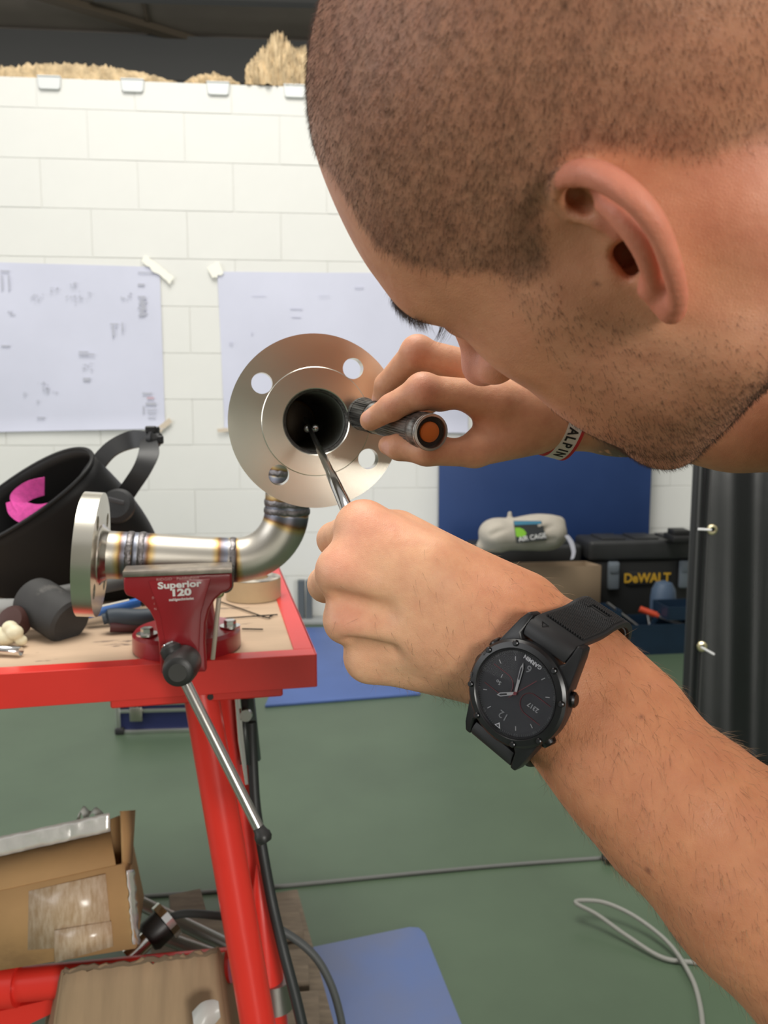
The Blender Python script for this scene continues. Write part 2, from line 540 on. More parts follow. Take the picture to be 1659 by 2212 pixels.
L = [(14, 587, 18, 3), (16, 748, 18, 3), (183, 761, 20, 3), (190, 766, 32, 3), (190, 818, 16, 3), (190, 822, 14, 3), (92, 902, 17, 3), (249, 701, 17, 3), (247, 715, 4, 22), (267, 707, 3, 18), (321, 590, 40, 2), (307, 616, 14, 4), (8, 612, 3, 30), (23, 612, 3, 30), (320, 850, 20, 4), (328, 872, 22, 5), (330, 885, 20, 2), (330, 892, 18, 2), (330, 902, 16, 2), (312, 885, 3, 16)]
L += [(308 + 4 * (k % 2), 642 + k * 4, 16 - (k % 3) * 3, 3) for k in range(11)]
for cx, cy, n, sp in ((85, 645, 10, 14), (125, 630, 7, 12), (163, 617, 7, 8), (188, 638, 9, 14), (160, 648, 8, 14), (275, 642, 9, 12), (28, 676, 8, 8), (190, 792, 12, 13), (97, 832, 10, 12), (115, 845, 8, 14)):
    for k in range(n): L.append((cx + r.uniform(-sp, sp), cy + r.uniform(-.6, .6) * sp, r.uniform(1.5, 5), r.uniform(1, 3)))
L += [(57, 851, 7, 7, 1), (85, 867, 6, 6, 1), (98, 843, 5, 5, 1)]
marks(shA, L, ink, 'printed_linework')
marks(shA, [(327, 860, 15, 4)], redink, 'printed_stamp')
L = [(500, 741, 6, 4), (545, 720, 3, 5), (640, 668, 26, 2), (640, 686, 20, 2), (775, 622, 20, 2), (560, 640, 30, 1), (700, 640, 24, 1)]
marks(shB, L, mat('drawing_faint_ink', (.55, .56, .68), .8), 'printed_linework')
tapem = mat('white_tape', (.90, .89, .80), .5); tapeo = mat('old_tape', (.62, .53, .42), .5)
for px, py, w, h, a, mt, lab in ((342, 583, .185, .042, -38, tapem, 'torn white tape strip at the top right corner of the left drawing'),
        (467, 585, .070, .066, 28, tapem, 'square white tape piece at the top left corner of the right drawing'),
        (355, 920, .105, .030, 38, tapeo, 'yellowed tape strip at the lower right corner of the left drawing'),
        (484, 929, .070, .022, 6, tapeo, 'small yellowed tape strip at the lower left corner of the right drawing')):
    p = on_wall(px, py)
    rr = random.Random(int(px)); pl = []
    n = 10
    for k in range(n + 1): pl.append((-w / 2 + w * k / n, h / 2 + rr.uniform(-.05, .05) * h))
    for k in range(n + 1): pl.append((w / 2 - w * k / n + (rr.uniform(-.008, .008) if k in (0, n) else 0), -h / 2 + rr.uniform(-.12, .12) * h))
    c = MB(); c.prism(pl, -.0006, .0006, Matrix.Rotation(math.radians(90), 4, 'X'))
    o = c.build('tape_strip', mt, M=WM @ Matrix.Translation((p.x, -.0265, p.z)) @ Matrix.Rotation(math.radians(-a), 4, 'Y'))
    tag(o, lab, 'tape')
# ---------------------------------------------------------------- red workbench
BENCH_Z = .861
BYAW = 12.0
bc = C(683, 1417, 1.03)                               # front right top corner
BM = yawm((bc.x, bc.y, 0), BYAW)                      # x along the front edge, y to the back, origin below the corner
def on_bench(px, py, z=0.0):
    """bench-frame place on (or z above) the table top seen at a pixel"""
    return BM.inverted() @ ground(px, py, BENCH_Z + z)
redm = mat('red_enamel', (.70, .036, .026), .34, noise=.10, nscale=6, wear=((.10, .055, .05), 7, .73, (1, 1, 3)))
redl = mat('red_enamel_leg', (.74, .036, .024), .32, noise=.06, nscale=8)
woodm = mat('scratched_board', (.56, .40, .27), .7, noise=.16, nscale=5, stretch=(1, 4, 1), wear=((.13, .09, .07), 11, .61, (1.0, 3.5, 1)), bump=.06, bscale=80)
bench = thing('workbench', 'red steel workbench with a worn wooden top', 'workbench', BM)
BW, BD = 1.9, .95
def bpart(mb, name, m_): 
    o = mb.build(name, m_); o.parent = bench; return o
# angle-iron rails: upright face and narrow top lip
def rail(L, name):
    prof = [(-.0015, .0015), (.026, .0015), (.026, -.002), (.0025, -.002), (.0025, -.040), (.016, -.040), (.016, -.0425), (-.0015, -.0425)]
    b = MB(); b.prism(prof, 0, L); b.bevel_all(.0008, 1); return b
R = Matrix(((0, 0, -1, 0), (1, 0, 0, 0), (0, 1, 0, 0), (0, 0, 0, 1)))
o = bpart(rail(BW, 'rail'), 'front_rail', redm); o.matrix_local = Matrix.Translation((0, 0, BENCH_Z)) @ R
b = MB(); b.box((-.0005, BD / 2, BENCH_Z - .0205), (.003, BD, .044)); b.box((-.013, BD / 2 + .013, BENCH_Z), (.027, BD - .027, .003)); b.bevel_all(.0006, 1)
bpart(b, 'side_rail', redm)
b = MB(); b.box((-BW / 2, BD, BENCH_Z - .02), (BW, .003, .044)); bpart(b, 'back_rail', redm)
b = MB(); b.box((-BW, BD / 2, BENCH_Z - .02), (.003, BD, .044)); bpart(b, 'side_rail', redm)
b = MB(); b.box((-BW / 2, BD / 2, BENCH_Z - .014), (BW - .006, BD - .006, .026)); bpart(b, 'table_top', woodm)
# under-frame bracket and legs
b = MB(); b.box((-.150, .05, BENCH_Z - .050), (.215, .075, .014)); b.bevel_all(.002, 1); bpart(b, 'leg_bracket', redm)
b = MB(); b.tube([(-.135, .0135, BENCH_Z - .050), (-.135, .0095, BENCH_Z - .050)], .004, 12); bpart(b, 'bolt', mat('dark_bolt', (.06, .05, .05), .5, 1.0))
LEGT = BM.inverted() @ C(434, 1525, 1.04); LEGB = BM.inverted() @ C(559, 2235, 1.045)
dl = (LEGB - LEGT).normalized(); foot = LEGT + dl * ((LEGT.z - .004) / -dl.z)
def leg(a, bt, r, name, m_): return bpart(MB().tube([a, bt], r, 32), name, m_)
leg(LEGT + Vector((0, 0, .02)), foot, .0225, 'leg', redl)
# inner sleeve, rear leg and foot strut of the folding trestle
b = MB(); a1 = BM.inverted() @ C(494, 1525, 1.14); a2 = BM.inverted() @ C(553, 2010, 1.14)
b.tube([a1 + Vector((0, 0, .02)), a2], .026, 24); bpart(b, 'rear_brace', redl)
a1 = BM.inverted() @ C(556, 1868, 1.09); a2 = BM.inverted() @ C(592, 2300, 1.09)
b = MB(); b.tube([a1, a1.lerp(a2, .22), a1.lerp(a2, .45), a2], [.0015, .015, .0225, .0235], 24); bpart(b, 'strut', redl)
a1 = BM.inverted() @ C(592, 2115, 1.09); a2 = BM.inverted() @ C(597, 2175, 1.09)
b = MB(); b.tube([a1, a2], .0242, 24); bpart(b, 'strut_collar', mat('bare_steel', (.35, .33, .31), .45, 1.0))
# left cross tube near the floor
a1 = BM.inverted() @ C(-260, 2152, 1.16); a2 = BM.inverted() @ C(42, 2126, 1.16); a3 = BM.inverted() @ C(500, 2084, 1.16)
b = MB(); b.tube([a1, a2], .030, 24); bpart(b, 'cross_sleeve', redl)
b = MB(); b.tube([a2, a3], .0235, 24); bpart(b, 'cross_tube', redl)
b = MB(); b.prism([(-.09, 0), (.07, 0), (.055, -.018), (-.05, -.045)], -.012, .012, Matrix.Rotation(math.radians(90), 4, 'X')); o = bpart(b, 'tube_gusset', redl); o.location = a2 + Vector((.005, 0, -.026)); o.rotation_euler = (0, math.radians(-6), 0)
for x, y in ((-BW + .1, .1), (-BW + .1, BD - .1), (-.1, BD - .1)):
    leg(Vector((x, y, BENCH_Z - .03)), Vector((x, y, .002)), .03, 'leg', redl)

# ---------------------------------------------------------------- vise
vp = C(385, 1233, .905)
VM = yawm(vp, BYAW)                                   # origin: top middle of the front jaw, x along the jaw, y away
vz = BENCH_Z - vp.z                                   # table top in vise coordinates
vred = mat('vise_red', (.30, .010, .016), .30, noise=.15, nscale=15, coat=.3)
jawm = mat('worn_jaw_steel', (.42, .37, .32), .42, 1.0, noise=.3, nscale=60)
zincm = mat('zinc_bolt', (.70, .69, .66), .25, 1.0, noise=.1, nscale=80)
blackm = mat('black_oxide', (.022, .021, .020), .42, noise=.3, nscale=30)
vise = thing('bench_vise', 'dark red bench vise bolted to the front edge of the workbench', 'vise', VM)
def vpart(mb, name, m_, parent=None, ang=35):
    o = mb.build(name, m_, ang=ang); o.parent = parent or vise; return o
XZ = Matrix.Rotation(math.radians(90), 4, 'X')
prof = [(-.0600, -.0045), (.0600, -.0045), (.0600, -.022), (.056, -.026), (.048, -.029), (.040, -.036), (.0335, -.047), (.0295, -.062), (.028, -.085), (.0285, -.112), (.029, -.119), (.026, -.121), (-.021, -.121), (-.0235, -.119), (-.0235, -.10), (-.0245, -.078), (-.0275, -.058), (-.033, -.045), (-.041, -.035), (-.050, -.029), (-.058, -.026), (-.0600, -.020)]
b = MB(); b.prism(prof, -.030, 0, XZ); b.bevel_all(.0052, 3, 50)
fj = vpart(b, 'front_jaw', vred)
# raised flat panel that carries the lettering
b = MB(); b.prism([(-.033, -.010), (.036, -.010), (.024, -.050), (.021, -.085), (.020, -.112), (-.015, -.112), (-.0165, -.085), (-.021, -.050)], 0, .0022, XZ); b.bevel_all(.0016, 2, 50)
vpart(b, 'jaw_panel', vred, fj)
b = MB(); b.box((0, .016, -.0015), (.121, .036, .007), bevel=.001); vpart(b, 'jaw_plate', jawm)
# slide and screw housing running back under the jaws
b = MB(); b.box((.002, .105, -.082), (.036, .17, .050), bevel=.004); vpart(b, 'slide', vred)
b = MB(); b.box((.0400, .034, -.078), (.0055, .005, .078), rot=(math.radians(7), 'Y'), bevel=.001); gs_ = vpart(b, 'guide_strip', mat('pale_strip', (.55, .47, .38), .45, .6))
b = MB(); b.lathe([(0, -.004), (.0062, -.004), (.0062, .002), (.004, .0035), (0, .0035)], 16, Matrix.Translation((.0450, .030, -.034)) @ XZ); vpart(b, 'strip_bolt', mat('brass_bolt', (.62, .52, .30), .35, 1.0), gs_)
b = MB(); b.lathe([(0, -.012), (.0085, -.012), (.010, -.004), (.010, .012), (0, .014)], 20, Matrix.Translation((.0520, .046, -.026)) @ XZ); vpart(b, 'clamp_knob', blackm)
# rear jaw and body
b = MB(); b.prism(prof[:9] + [(.030, -.121), (-.024, -.121)] + prof[15:], -.145, -.105, XZ); b.bevel_all(.004, 2, 50); vpart(b, 'rear_jaw', vred)
b = MB(); b.box((0, .098, -.003), (.12, .016, .010), bevel=.001); vpart(b, 'jaw_plate', jawm)
# lettering on the front jaw
letm = mat('vise_lettering', (.85, .83, .80), .6); letf = mat('vise_faint_lettering', (.60, .30, .28), .6)
for txt, x, z, size, sx, mt, bold in (('Superior', .000, -.0158, .0105, 1.30, letm, .00035), ('120', .0012, -.0250, .0108, 1.42, letm, .0005), ('stahlgeschmiedet', .0015, -.0325, .0042, .95, letm, .0001), ('RIDGID', -.0165, -.0088, .0042, 1.25, letf, .0), ('Peddinghaus', .0095, -.0084, .0042, 1.2, letf, .0001)):
    me_ = text_mesh(txt, size, .0002, bold, sx)
    o = link('lettering', me_, mt); o.parent = fj
    o.matrix_local = Matrix.Translation((x + .001, -.00235, z)) @ XZ @ Matrix.Rotation(math.radians(1.2), 4, 'Z')
for k, (x, z) in enumerate(((-.0285, -.030), (-.0275, -.037), (-.0265, -.043))):
    me_ = text_mesh('DIN'[k], .0035, .0002, 0, 1); o = link('lettering', me_, letf); o.parent = fj
    o.matrix_local = Matrix.Translation((x, -.0006, z)) @ XZ
# screw head, tommy bar
kn = VM.inverted() @ C(391, 1441, .885)
b = MB()
b.lathe([(0, -.020), (.0125, -.020), (.0165, -.0175), (.0185, -.010), (.0195, .004), (.0195, .020), (.016, .026), (0, .026)], 32, Matrix.Translation(kn) @ Matrix.Rotation(math.radians(-90), 4, 'X') @ Matrix.Rotation(math.radians(8), 4, 'Y'))
sh = vpart(b, 'screw_head', blackm)
b = MB(); b.lathe([(0, -.0208), (.0100, -.0208), (.0100, -.0196), (0, -.0196)], 24, Matrix.Translation(kn) @ Matrix.Rotation(math.radians(-90), 4, 'X') @ Matrix.Rotation(math.radians(8), 4, 'Y')); vpart(b, 'screw_face', mat('worn_black', (.045, .043, .040), .5), sh)
t0 = VM.inverted() @ C(371, 1408, .897); t1 = VM.inverted() @ C(399, 1470, .890); t2 = VM.inverted() @ C(566, 1803, .868)
b = MB(); b.tube([t0, t1, t2], .0062, 24); tb = vpart(b, 'tommy_bar', mat('ground_steel', (.62, .60, .57), .28, 1.0))
def ballend(p, d, nm):
    b = MB(); d = Vector(d).normalized()
    b.lathe([(0, -.010), (.0060, -.010), (.0072, -.004), (.0094, .0), (.0094, .005), (.0070, .0088), (0, .0100)], 24, frame(p, d.orthogonal(), z=d)); vpart(b, nm, blackm, tb)
ballend(t2, t2 - t1, 'end_ball')
b = MB(); dd = (t0 - t1).normalized(); b.lathe([(0, -.012), (.0095, -.012), (.0125, -.004), (.0125, .004), (.0085, .0085), (0, .0085)], 24, frame(t0, dd.orthogonal(), z=dd)); vpart(b, 'bar_hub', blackm, sh)
b = MB(); b.lathe([(0, .0080), (.0080, .0080), (.0078, .0100), (0, .0105)], 20, frame(t0, dd.orthogonal(), z=dd)); vpart(b, 'bar_end', mat('polished_steel', (.8, .79, .77), .15, 1.0), tb)
# round base with two bolts
bcv = VM.inverted() @ (BM @ on_bench(405, 1398))
b = MB(); b.lathe([(0, 0), (.069, 0), (.0705, .003), (.0700, .022), (.066, .0265), (.050, .0285), (0, .0285)], 64, Matrix.Translation((bcv.x, bcv.y, vz))); vpart(b, 'base', vred)
b = MB(); b.lathe([(0, .028), (.040, .028), (.036, .050), (.034, .075), (0, .075)], 48, Matrix.Translation((bcv.x, bcv.y + .01, vz))); vpart(b, 'swivel_post', vred)
for px, py in ((318, 1371), (497, 1354)):
    bp = VM.inverted() @ (BM @ on_bench(px, py, .0285))
    b = MB(); b.lathe([(.004, 0), (.0135, 0), (.0135, .0022), (.004, .0022)], 32, Matrix.Translation((bp.x, bp.y, vz + .0285))); w_ = vpart(b, 'washer', zincm)
    b = MB(); b.lathe([(0, .0022), (.0080, .0022), (.0080, .0085), (.0070, .0095), (0, .0095)], 6, Matrix.Translation((bp.x, bp.y, vz + .0285))); vpart(b, 'bolt_head', zincm, w_, ang=20)

# ---------------------------------------------------------------- welded pipe spool held in the vise
def tint_mat(name, L, bands, rough=.42):
    """stainless pipe with heat-tint bands at given places along its length (metres, stored per vertex)"""
    m = bpy.data.materials.new(name); m.use_nodes = True
    nt = m.node_tree; N = nt.nodes; K = nt.links; b = N['Principled BSDF']
    b.inputs['Metallic'].default_value = 1.0; b.inputs['Roughness'].default_value = rough
    at = N.new('ShaderNodeAttribute'); at.attribute_name = 'along'
    tc = N.new('ShaderNodeTexCoord')
    nz = N.new('ShaderNodeTexNoise'); nz.inputs['Scale'].default_value = 55; nz.inputs['Detail'].default_value = 4
    K.new(tc.outputs['Object'], nz.inputs['Vector'])
    ma = N.new('ShaderNodeMath'); ma.operation = 'MULTIPLY_ADD'; ma.inputs[1].default_value = .006; 
    K.new(nz.outputs['Fac'], ma.inputs[0]); K.new(at.outputs['Fac'], ma.inputs[2])
    dv = N.new('ShaderNodeMath'); dv.operation = 'DIVIDE'; dv.inputs[1].default_value = L
    K.new(ma.outputs[0], dv.inputs[0])
    rp = N.new('ShaderNodeValToRGB'); K.new(dv.outputs[0], rp.inputs[0])
    base = (.54, .505, .445); straw = (.55, .39, .17); brown = (.24, .125, .055); violet = (.19, .165, .18); blue = (.235, .255, .31); grey = (.33, .31, .30)
    stops = []
    for c, w in bands:
        stops += [(c - w, base), (c - w * .72, straw), (c - w * .55, brown), (c - w * .40, violet), (c - w * .12, blue), (c, grey), (c + w * .12, blue), (c + w * .40, violet), (c + w * .55, brown), (c + w * .72, straw), (c + w, base)]
    stops = [(min(max(p / L, 0), 1), c) for p, c in stops if -.02 <= p <= L + .02] or [(0, base), (1, base)]
    el = rp.color_ramp.elements
    el[0].position, el[0].color = stops[0][0], (*stops[0][1], 1)
    el[1].position, el[1].color = stops[-1][0], (*stops[-1][1], 1)
    for p, c in stops[1:-1]:
        e = el.new(p); e.color = (*c, 1)
    K.new(rp.outputs[0], b.inputs['Base Color'])
    n2 = N.new('ShaderNodeTexNoise'); n2.inputs['Scale'].default_value = 500
    K.new(tc.outputs['Object'], n2.inputs['Vector'])
    bp = N.new('ShaderNodeBump'); bp.inputs['Strength'].default_value = .06; bp.inputs['Distance'].default_value = .001
    K.new(n2.outputs['Fac'], bp.inputs['Height']); K.new(bp.outputs[0], b.inputs['Normal'])
    return m
def pipe_piece(name, pts, r, bands, parent, wall_t=.0022, rs=None):
    pts = [Vector(p) for p in pts]
    L = sum((b - a).length for a, b in zip(pts, pts[1:]))
    n = 48
    mb = MB(); rr = rs or [r] * len(pts)
    mb.tube(pts, rr, n, caps=False)
    me_ = mb.mesh(name)
    at = me_.attributes.new('along', 'FLOAT', 'POINT')
    acc = 0; vals = []
    for i, p in enumerate(pts):
        if i: acc += (pts[i] - pts[i - 1]).length
        vals += [acc] * n
    at.data.foreach_set('value', vals)
    o = link(name, me_, tint_mat(name + '_steel', L, bands), parent)
    solidify(o, wall_t, -1.0)
    return o
PR = .0290
spool = thing('pipe_spool', 'welded stainless pipe with two round flanges clamped in the red vise', 'pipe', None)
e1 = Vector((math.cos(math.radians(11)), math.sin(math.radians(11)), -.080)).normalized()
FL = C(176, 1196, .958)
flm = mat('turned_stainless', (.66, .615, .55), .24, 1.0, noise=.06, nscale=40)
def ring_steel():
    m = bpy.data.materials.new('faced_flange'); m.use_nodes = True
    nt = m.node_tree; N = nt.nodes; K = nt.links; b = N['Principled BSDF']
    b.inputs['Metallic'].default_value = 1.0; b.inputs['Roughness'].default_value = .24
    b.inputs['Base Color'].default_value = (.74, .70, .61, 1)
    b.inputs['Anisotropic'].default_value = .6
    tg = N.new('ShaderNodeTangent'); tg.direction_type = 'RADIAL'; tg.axis = 'Z'; K.new(tg.outputs[0], b.inputs['Tangent'])
    tc = N.new('ShaderNodeTexCoord'); w = N.new('ShaderNodeTexWave'); w.wave_type = 'RINGS'; w.rings_direction = 'Z'; w.inputs['Scale'].default_value = 900
    K.new(tc.outputs['Object'], w.inputs['Vector'])
    bp = N.new('ShaderNodeBump'); bp.inputs['Strength'].default_value = .03; bp.inputs['Distance'].default_value = .0005
    K.new(w.outputs['Fac'], bp.inputs['Height']); K.new(bp.outputs[0], b.inputs['Normal'])
    return m
facem = ring_steel()
def flange(center, normal, roll, parent, nm='flange', thick=.016):
    """disc with four bolt holes, raised face and welded hub; z points out of the face"""
    n = Vector(normal).normalized()
    x = n.cross(Vector((0, 0, 1))) if abs(n.z) < .9 else Vector((1, 0, 0))
    M = frame(center, x, z=n) @ Matrix.Rotation(roll, 4, 'Z')
    loops = [circle(.075, 128), circle(.0282, 64)]
    for k in range(4):
        a = math.pi / 4 + k * math.pi / 2
        loops.append(circle(.0090, 32, (.0562 * math.cos(a), .0562 * math.sin(a))))
    d = outline_mesh(loops, thick, 0, 'flange'); d.transform(Matrix.Translation((0, 0, -thick / 2 - .001)))
    for pl in d.polygons:
        if abs(pl.normal.z) > .9: pl.use_smooth = False
    o = link(nm, d, facem, parent); o.matrix_world = M
    rf = MB(); rf.lathe([(.0282, -.001), (.0470, -.001), (.0470, .0008), (.0464, .0014), (.0290, .0014), (.0282, .0006)], 96)
    q = link('raised_face', rf.mesh('raised_face'), facem); q.parent = o
    hb = MB(); hb.lathe([(PR + .0085, -thick - .0005), (PR + .0080, -thick - .002), (PR + .0045, -thick - .0045), (PR + .0010, -thick - .010), (PR - .003, -thick - .010), (PR - .003, -.012)], 64)
    q = link('hub', hb.mesh('hub'), flm); q.parent = o
    wb = MB()
    wb.lathe([(.0282 - .0002, .0002), (.0278, -.0010), (.0262, -.0030), (.0256, -.0052), (.0262, -.0074), (.0282, -.0085)], 64)
    q = link('weld_bead', wb.mesh('weld_bead'), mat('rough_weld', (.36, .34, .32), .6, 1.0, noise=.5, nscale=300, bump=.6, bscale=500)); q.parent = o
    return o, M
flA, MA = flange(FL, -e1, .08, spool, thick=.0215)
# axis of the horizontal run, elbow, riser
a0 = FL + e1 * .012
P1 = FL + e1 * .060; 
ex = C(606, 1102, .985)
hstart = FL + e1 * .178
up = Vector((.055, .0, 1)).normalized()
Rb = .066
c_el = hstart + up * Rb
elbow = [hstart + e1 * (Rb * math.sin(t)) + up * (Rb * (1 - math.cos(t))) for t in [math.pi / 2 * k / 16 for k in range(17)]]
def seg(a, b, n): return [a.lerp(b, k / n) for k in range(n + 1)]
pipe_piece('pipe_stub', seg(a0, P1, 12), PR, [(.047, .018)], spool)
pipe_piece('pipe_section', seg(P1, hstart, 40), PR, [(.010, .022), (.116, .020)], spool, rs=[PR - .0012 * min(1, k / 25) for k in range(41)])
pipe_piece('elbow', elbow, PR - .0012, [(.0, .016), (.103, .022)], spool)
FR = C(683, 911, .688)
top = elbow[-1]
corner_z = FR.z + .0
riser_top = Vector((top.x, top.y, 0)) + Vector((up.x / up.z * (corner_z - Rb - top.z), 0, corner_z - Rb))
pipe_piece('riser', seg(top, riser_top, 16), PR - .0012, [(.004, .022), ((riser_top - top).length, .020)], spool)
cor = riser_top + up * Rb
nF = (FR - cor); nF = Vector((nF.x, nF.y, nF.z)).normalized()
elb2 = [riser_top + up * (Rb * math.sin(t)) + nF * (Rb * (1 - math.cos(t))) for t in [math.pi / 2 * k / 16 for k in range(17)]]
pipe_piece('elbow', elb2, PR - .0012, [(.0, .018), (.103, .02)], spool)
flB, MB_ = flange(FR, nF, math.radians(9.5), spool)
pipe_piece('pipe_section', seg(elb2[-1], FR - nF * .006, 24), PR - .0012, [(.0, .018)], spool)
ln = MB(); ln.tube(seg(elb2[-1] - nF * .01, FR - nF * .004, 6), PR - .0036, 48, caps=False); ln.build('bore_brightener', mat('pale_bore_liner', (.40, .41, .38), .5, .15, noise=.15, nscale=40), spool)  # added pale liner, not a pipe part, brightens the dark bore
beadm = mat('weld_bead_metal', (.27, .25, .25), .45, 1.0, noise=.4, nscale=120, bump=.5, bscale=260)
def bead(p, ax, r):
    mb = MB(); n = 60; k = 10; rr = random.Random(int(p.x * 1e5) & 999)
    M = frame(p, Vector(ax).orthogonal(), z=ax)
    j = [rr.uniform(-.0007, .0007) for _ in range(n)]
    g = [[mb.bm.verts.new(M @ Vector(((r + .0013 * math.cos(t) * (1 + 120 * j[i])) * math.cos(2 * math.pi * i / n), (r + .0013 * math.cos(t) * (1 + 120 * j[i])) * math.sin(2 * math.pi * i / n), .0038 * math.sin(t) + j[i]))) for t in [2 * math.pi * q / k for q in range(k)]] for i in range(n)]
    for i in range(n):
        for q in range(k): mb.bm.faces.new((g[i][q], g[(i + 1) % n][q], g[(i + 1) % n][(q + 1) % k], g[i][(q + 1) % k]))
    return mb.build('weld_bead', beadm, spool)
bead(P1 - e1 * .004, e1, PR); bead(P1 + e1 * .010, e1, PR); bead(hstart, e1, PR - .0012); bead(top, up, PR - .0012); bead(riser_top, up, PR - .0012)
bead(top + up * .010, up, PR - .0014)
# ---------------------------------------------------------------- things lying on the bench
def ribbon(pts, wid, wdirs, t, n=6):
    """strip of given widths along a smooth path; wdirs one vector or one per point"""
    P = smooth_path(pts, n); k = len(pts) - 1
    if not isinstance(wdirs, list): wdirs = [wdirs] * len(pts)
    W = smooth_path([Vector(w) * (q if not isinstance(wid, (int, float)) else wid) for w, q in zip(wdirs, wid if not isinstance(wid, (int, float)) else [wid] * len(pts))], n)
    b = MB(); rows = []
    for i, p in enumerate(P):
        tg = (P[min(i + 1, len(P) - 1)] - P[max(i - 1, 0)]).normalized()
        w = W[i]; nn = tg.cross(w).normalized() * (t / 2)
        rows.append([b.bm.verts.new(p + q) for q in (w * .5 + nn, -w * .5 + nn, -w * .5 - nn, w * .5 - nn)])
    for r0, r1 in zip(rows, rows[1:]):
        for j in range(4): b.bm.faces.new((r0[j], r0[(j + 1) % 4], r1[(j + 1) % 4], r1[j]))
    b.bm.faces.new(list(reversed(rows[0]))); b.bm.faces.new(rows[-1])
    return b
def part(mb, name, m_, root, ang=35):
    o = mb.build(name, m_, ang=ang)
    o.parent = root; o.matrix_parent_inverse = root.matrix_world.inverted()
    return o
shellm = mat('black_helmet_plastic', (.007, .007, .0075), .55, spec=.3, bump=.05, bscale=300)
strapm = mat('black_strap_plastic', (.016, .016, .017), .5)
pinkm = mat('pink_terry', (.70, .075, .36), .95, noise=.25, nscale=120, bump=.8, bscale=900)
hc = C(66, 1128, 1.31)
helmet = thing('welding_helmet', 'black welding helmet with pink sweatband lying behind the left flange', 'helmet', Matrix.Translation((hc.x, hc.y, BENCH_Z)))
bpy.context.view_layer.update()
n_ = cdir(-.50, .68, .54).normalized(); l_ = cdir(.97, .05, .10); l_ = (l_ - n_ * l_.dot(n_)).normalized(); w_ = n_.cross(l_)
def shell_pt(u, v, k=1.0):
    th = -math.pi + 2 * math.pi * u
    ph = math.radians(6) - v * math.radians(96)            # from the rim round to the bottom
    cs_, sn_ = math.cos(ph), math.copysign(abs(math.sin(ph)) ** .8, math.sin(ph))
    p = hc + (l_ * (.172 * cs_ * math.cos(th)) + w_ * (.088 * cs_ * (1.0 + .35 * max(0, math.sin(th)) + .5 * (1 - cs_)) * math.sin(th)) + n_ * (.245 * sn_)) * k
    p.z = max(p.z, BENCH_Z + .003 + (1 - k) * .05)
    return p
b = MB(); b.grid(lambda u, v: shell_pt(u, v), 64, 30); bmesh.ops.remove_doubles(b.bm, verts=b.bm.verts, dist=1e-5)
o = part(b, 'shell', shellm, helmet, 180); solidify(o, .004, -1)
b = MB(); b.tube([shell_pt(u / 64, 0) for u in range(65)], .0035, 8); part(b, 'rim', shellm, helmet, 180)
# side pivot and head harness
bandA = ribbon([C(176, 1062, 1.33), C(200, 1018, 1.33), C(238, 972, 1.34), C(284, 950, 1.35), C(322, 950, 1.33)], [.030, .029, .028, .031, .028], [cdir(.88, -.48, .2), cdir(.84, -.54, .2), cdir(.62, -.78, .2), cdir(.30, -.95, .2), cdir(.1, -1, .2)], .004)
part(bandA, 'headband', strapm, helmet, 40)
bandB = ribbon([C(250, 1098, 1.27), C(282, 1052, 1.26), C(308, 1012, 1.26), C(322, 975, 1.28), C(318, 944, 1.33)], [.028, .027, .028, .031, .026], [cdir(.82, -.57, -.2), cdir(.84, -.54, -.2), cdir(.95, -.30, -.2), cdir(1, .05, -.2), cdir(.8, .6, -.2)], .004)
part(bandB, 'headband', strapm, helmet, 40)
b = MB(); b.lathe([(0, 0), (.013, 0), (.013, .004), (.016, .005), (.016, .011), (.012, .013), (.008, .020), (0, .020)], 14, frame(C(325, 948, 1.32), cdir(0, 1, 0), z=cdir(.8, .35, .3))); part(b, 'adjuster_knob', strapm, helmet)
b = MB(); b.box(C(326, 928, 1.31), (.018, .008, .012)); b.box(C(345, 950, 1.31), (.012, .008, .014)); b.box(C(338, 936, 1.315), (.010, .010, .022)); b.bevel_all(.002, 1); part(b, 'ratchet', strapm, helmet)
b = MB(); b.lathe([(0, .008), (.022, .006), (.028, 0), (.028, -.006), (0, -.006)], 32, frame(C(252, 1092, 1.235), cdir(1, 0, 0), z=cdir(.25, .3, .9))); part(b, 'side_pivot', strapm, helmet)
b = MB(); b.box(C(250, 1082, 1.222), (.026, .004, .007), rot=(math.radians(15), 'Y'), bevel=.0015); part(b, 'pivot_lever', mat('grey_plastic', (.06, .06, .065), .4), helmet)
b = ribbon([C(96, 1050, 1.26), C(62, 1060, 1.25), C(38, 1080, 1.235), C(48, 1096, 1.225), C(88, 1098, 1.22), C(150, 1078, 1.22)], [.030, .029, .024, .018, .012, .003], [cdir(.10, .95, .2), cdir(-.25, .95, .2), cdir(-.8, .6, .3), cdir(-.5, -.8, .5), cdir(0, -1, .4), cdir(.2, -1, .3)], .003)
sb = part(b, 'sweatband', pinkm, helmet, 60)
b = ribbon([C(21, 1085, 1.23), C(32, 1104, 1.222), C(58, 1116, 1.215), C(98, 1102, 1.215)], [.012, .020, .022, .014], [cdir(-.8, -.3, .3), cdir(-.6, -.7, .3), cdir(-.1, -1, .3), cdir(.2, -1, .3)], .003)
part(b, 'sweatband_layer', pinkm, helmet, 60)

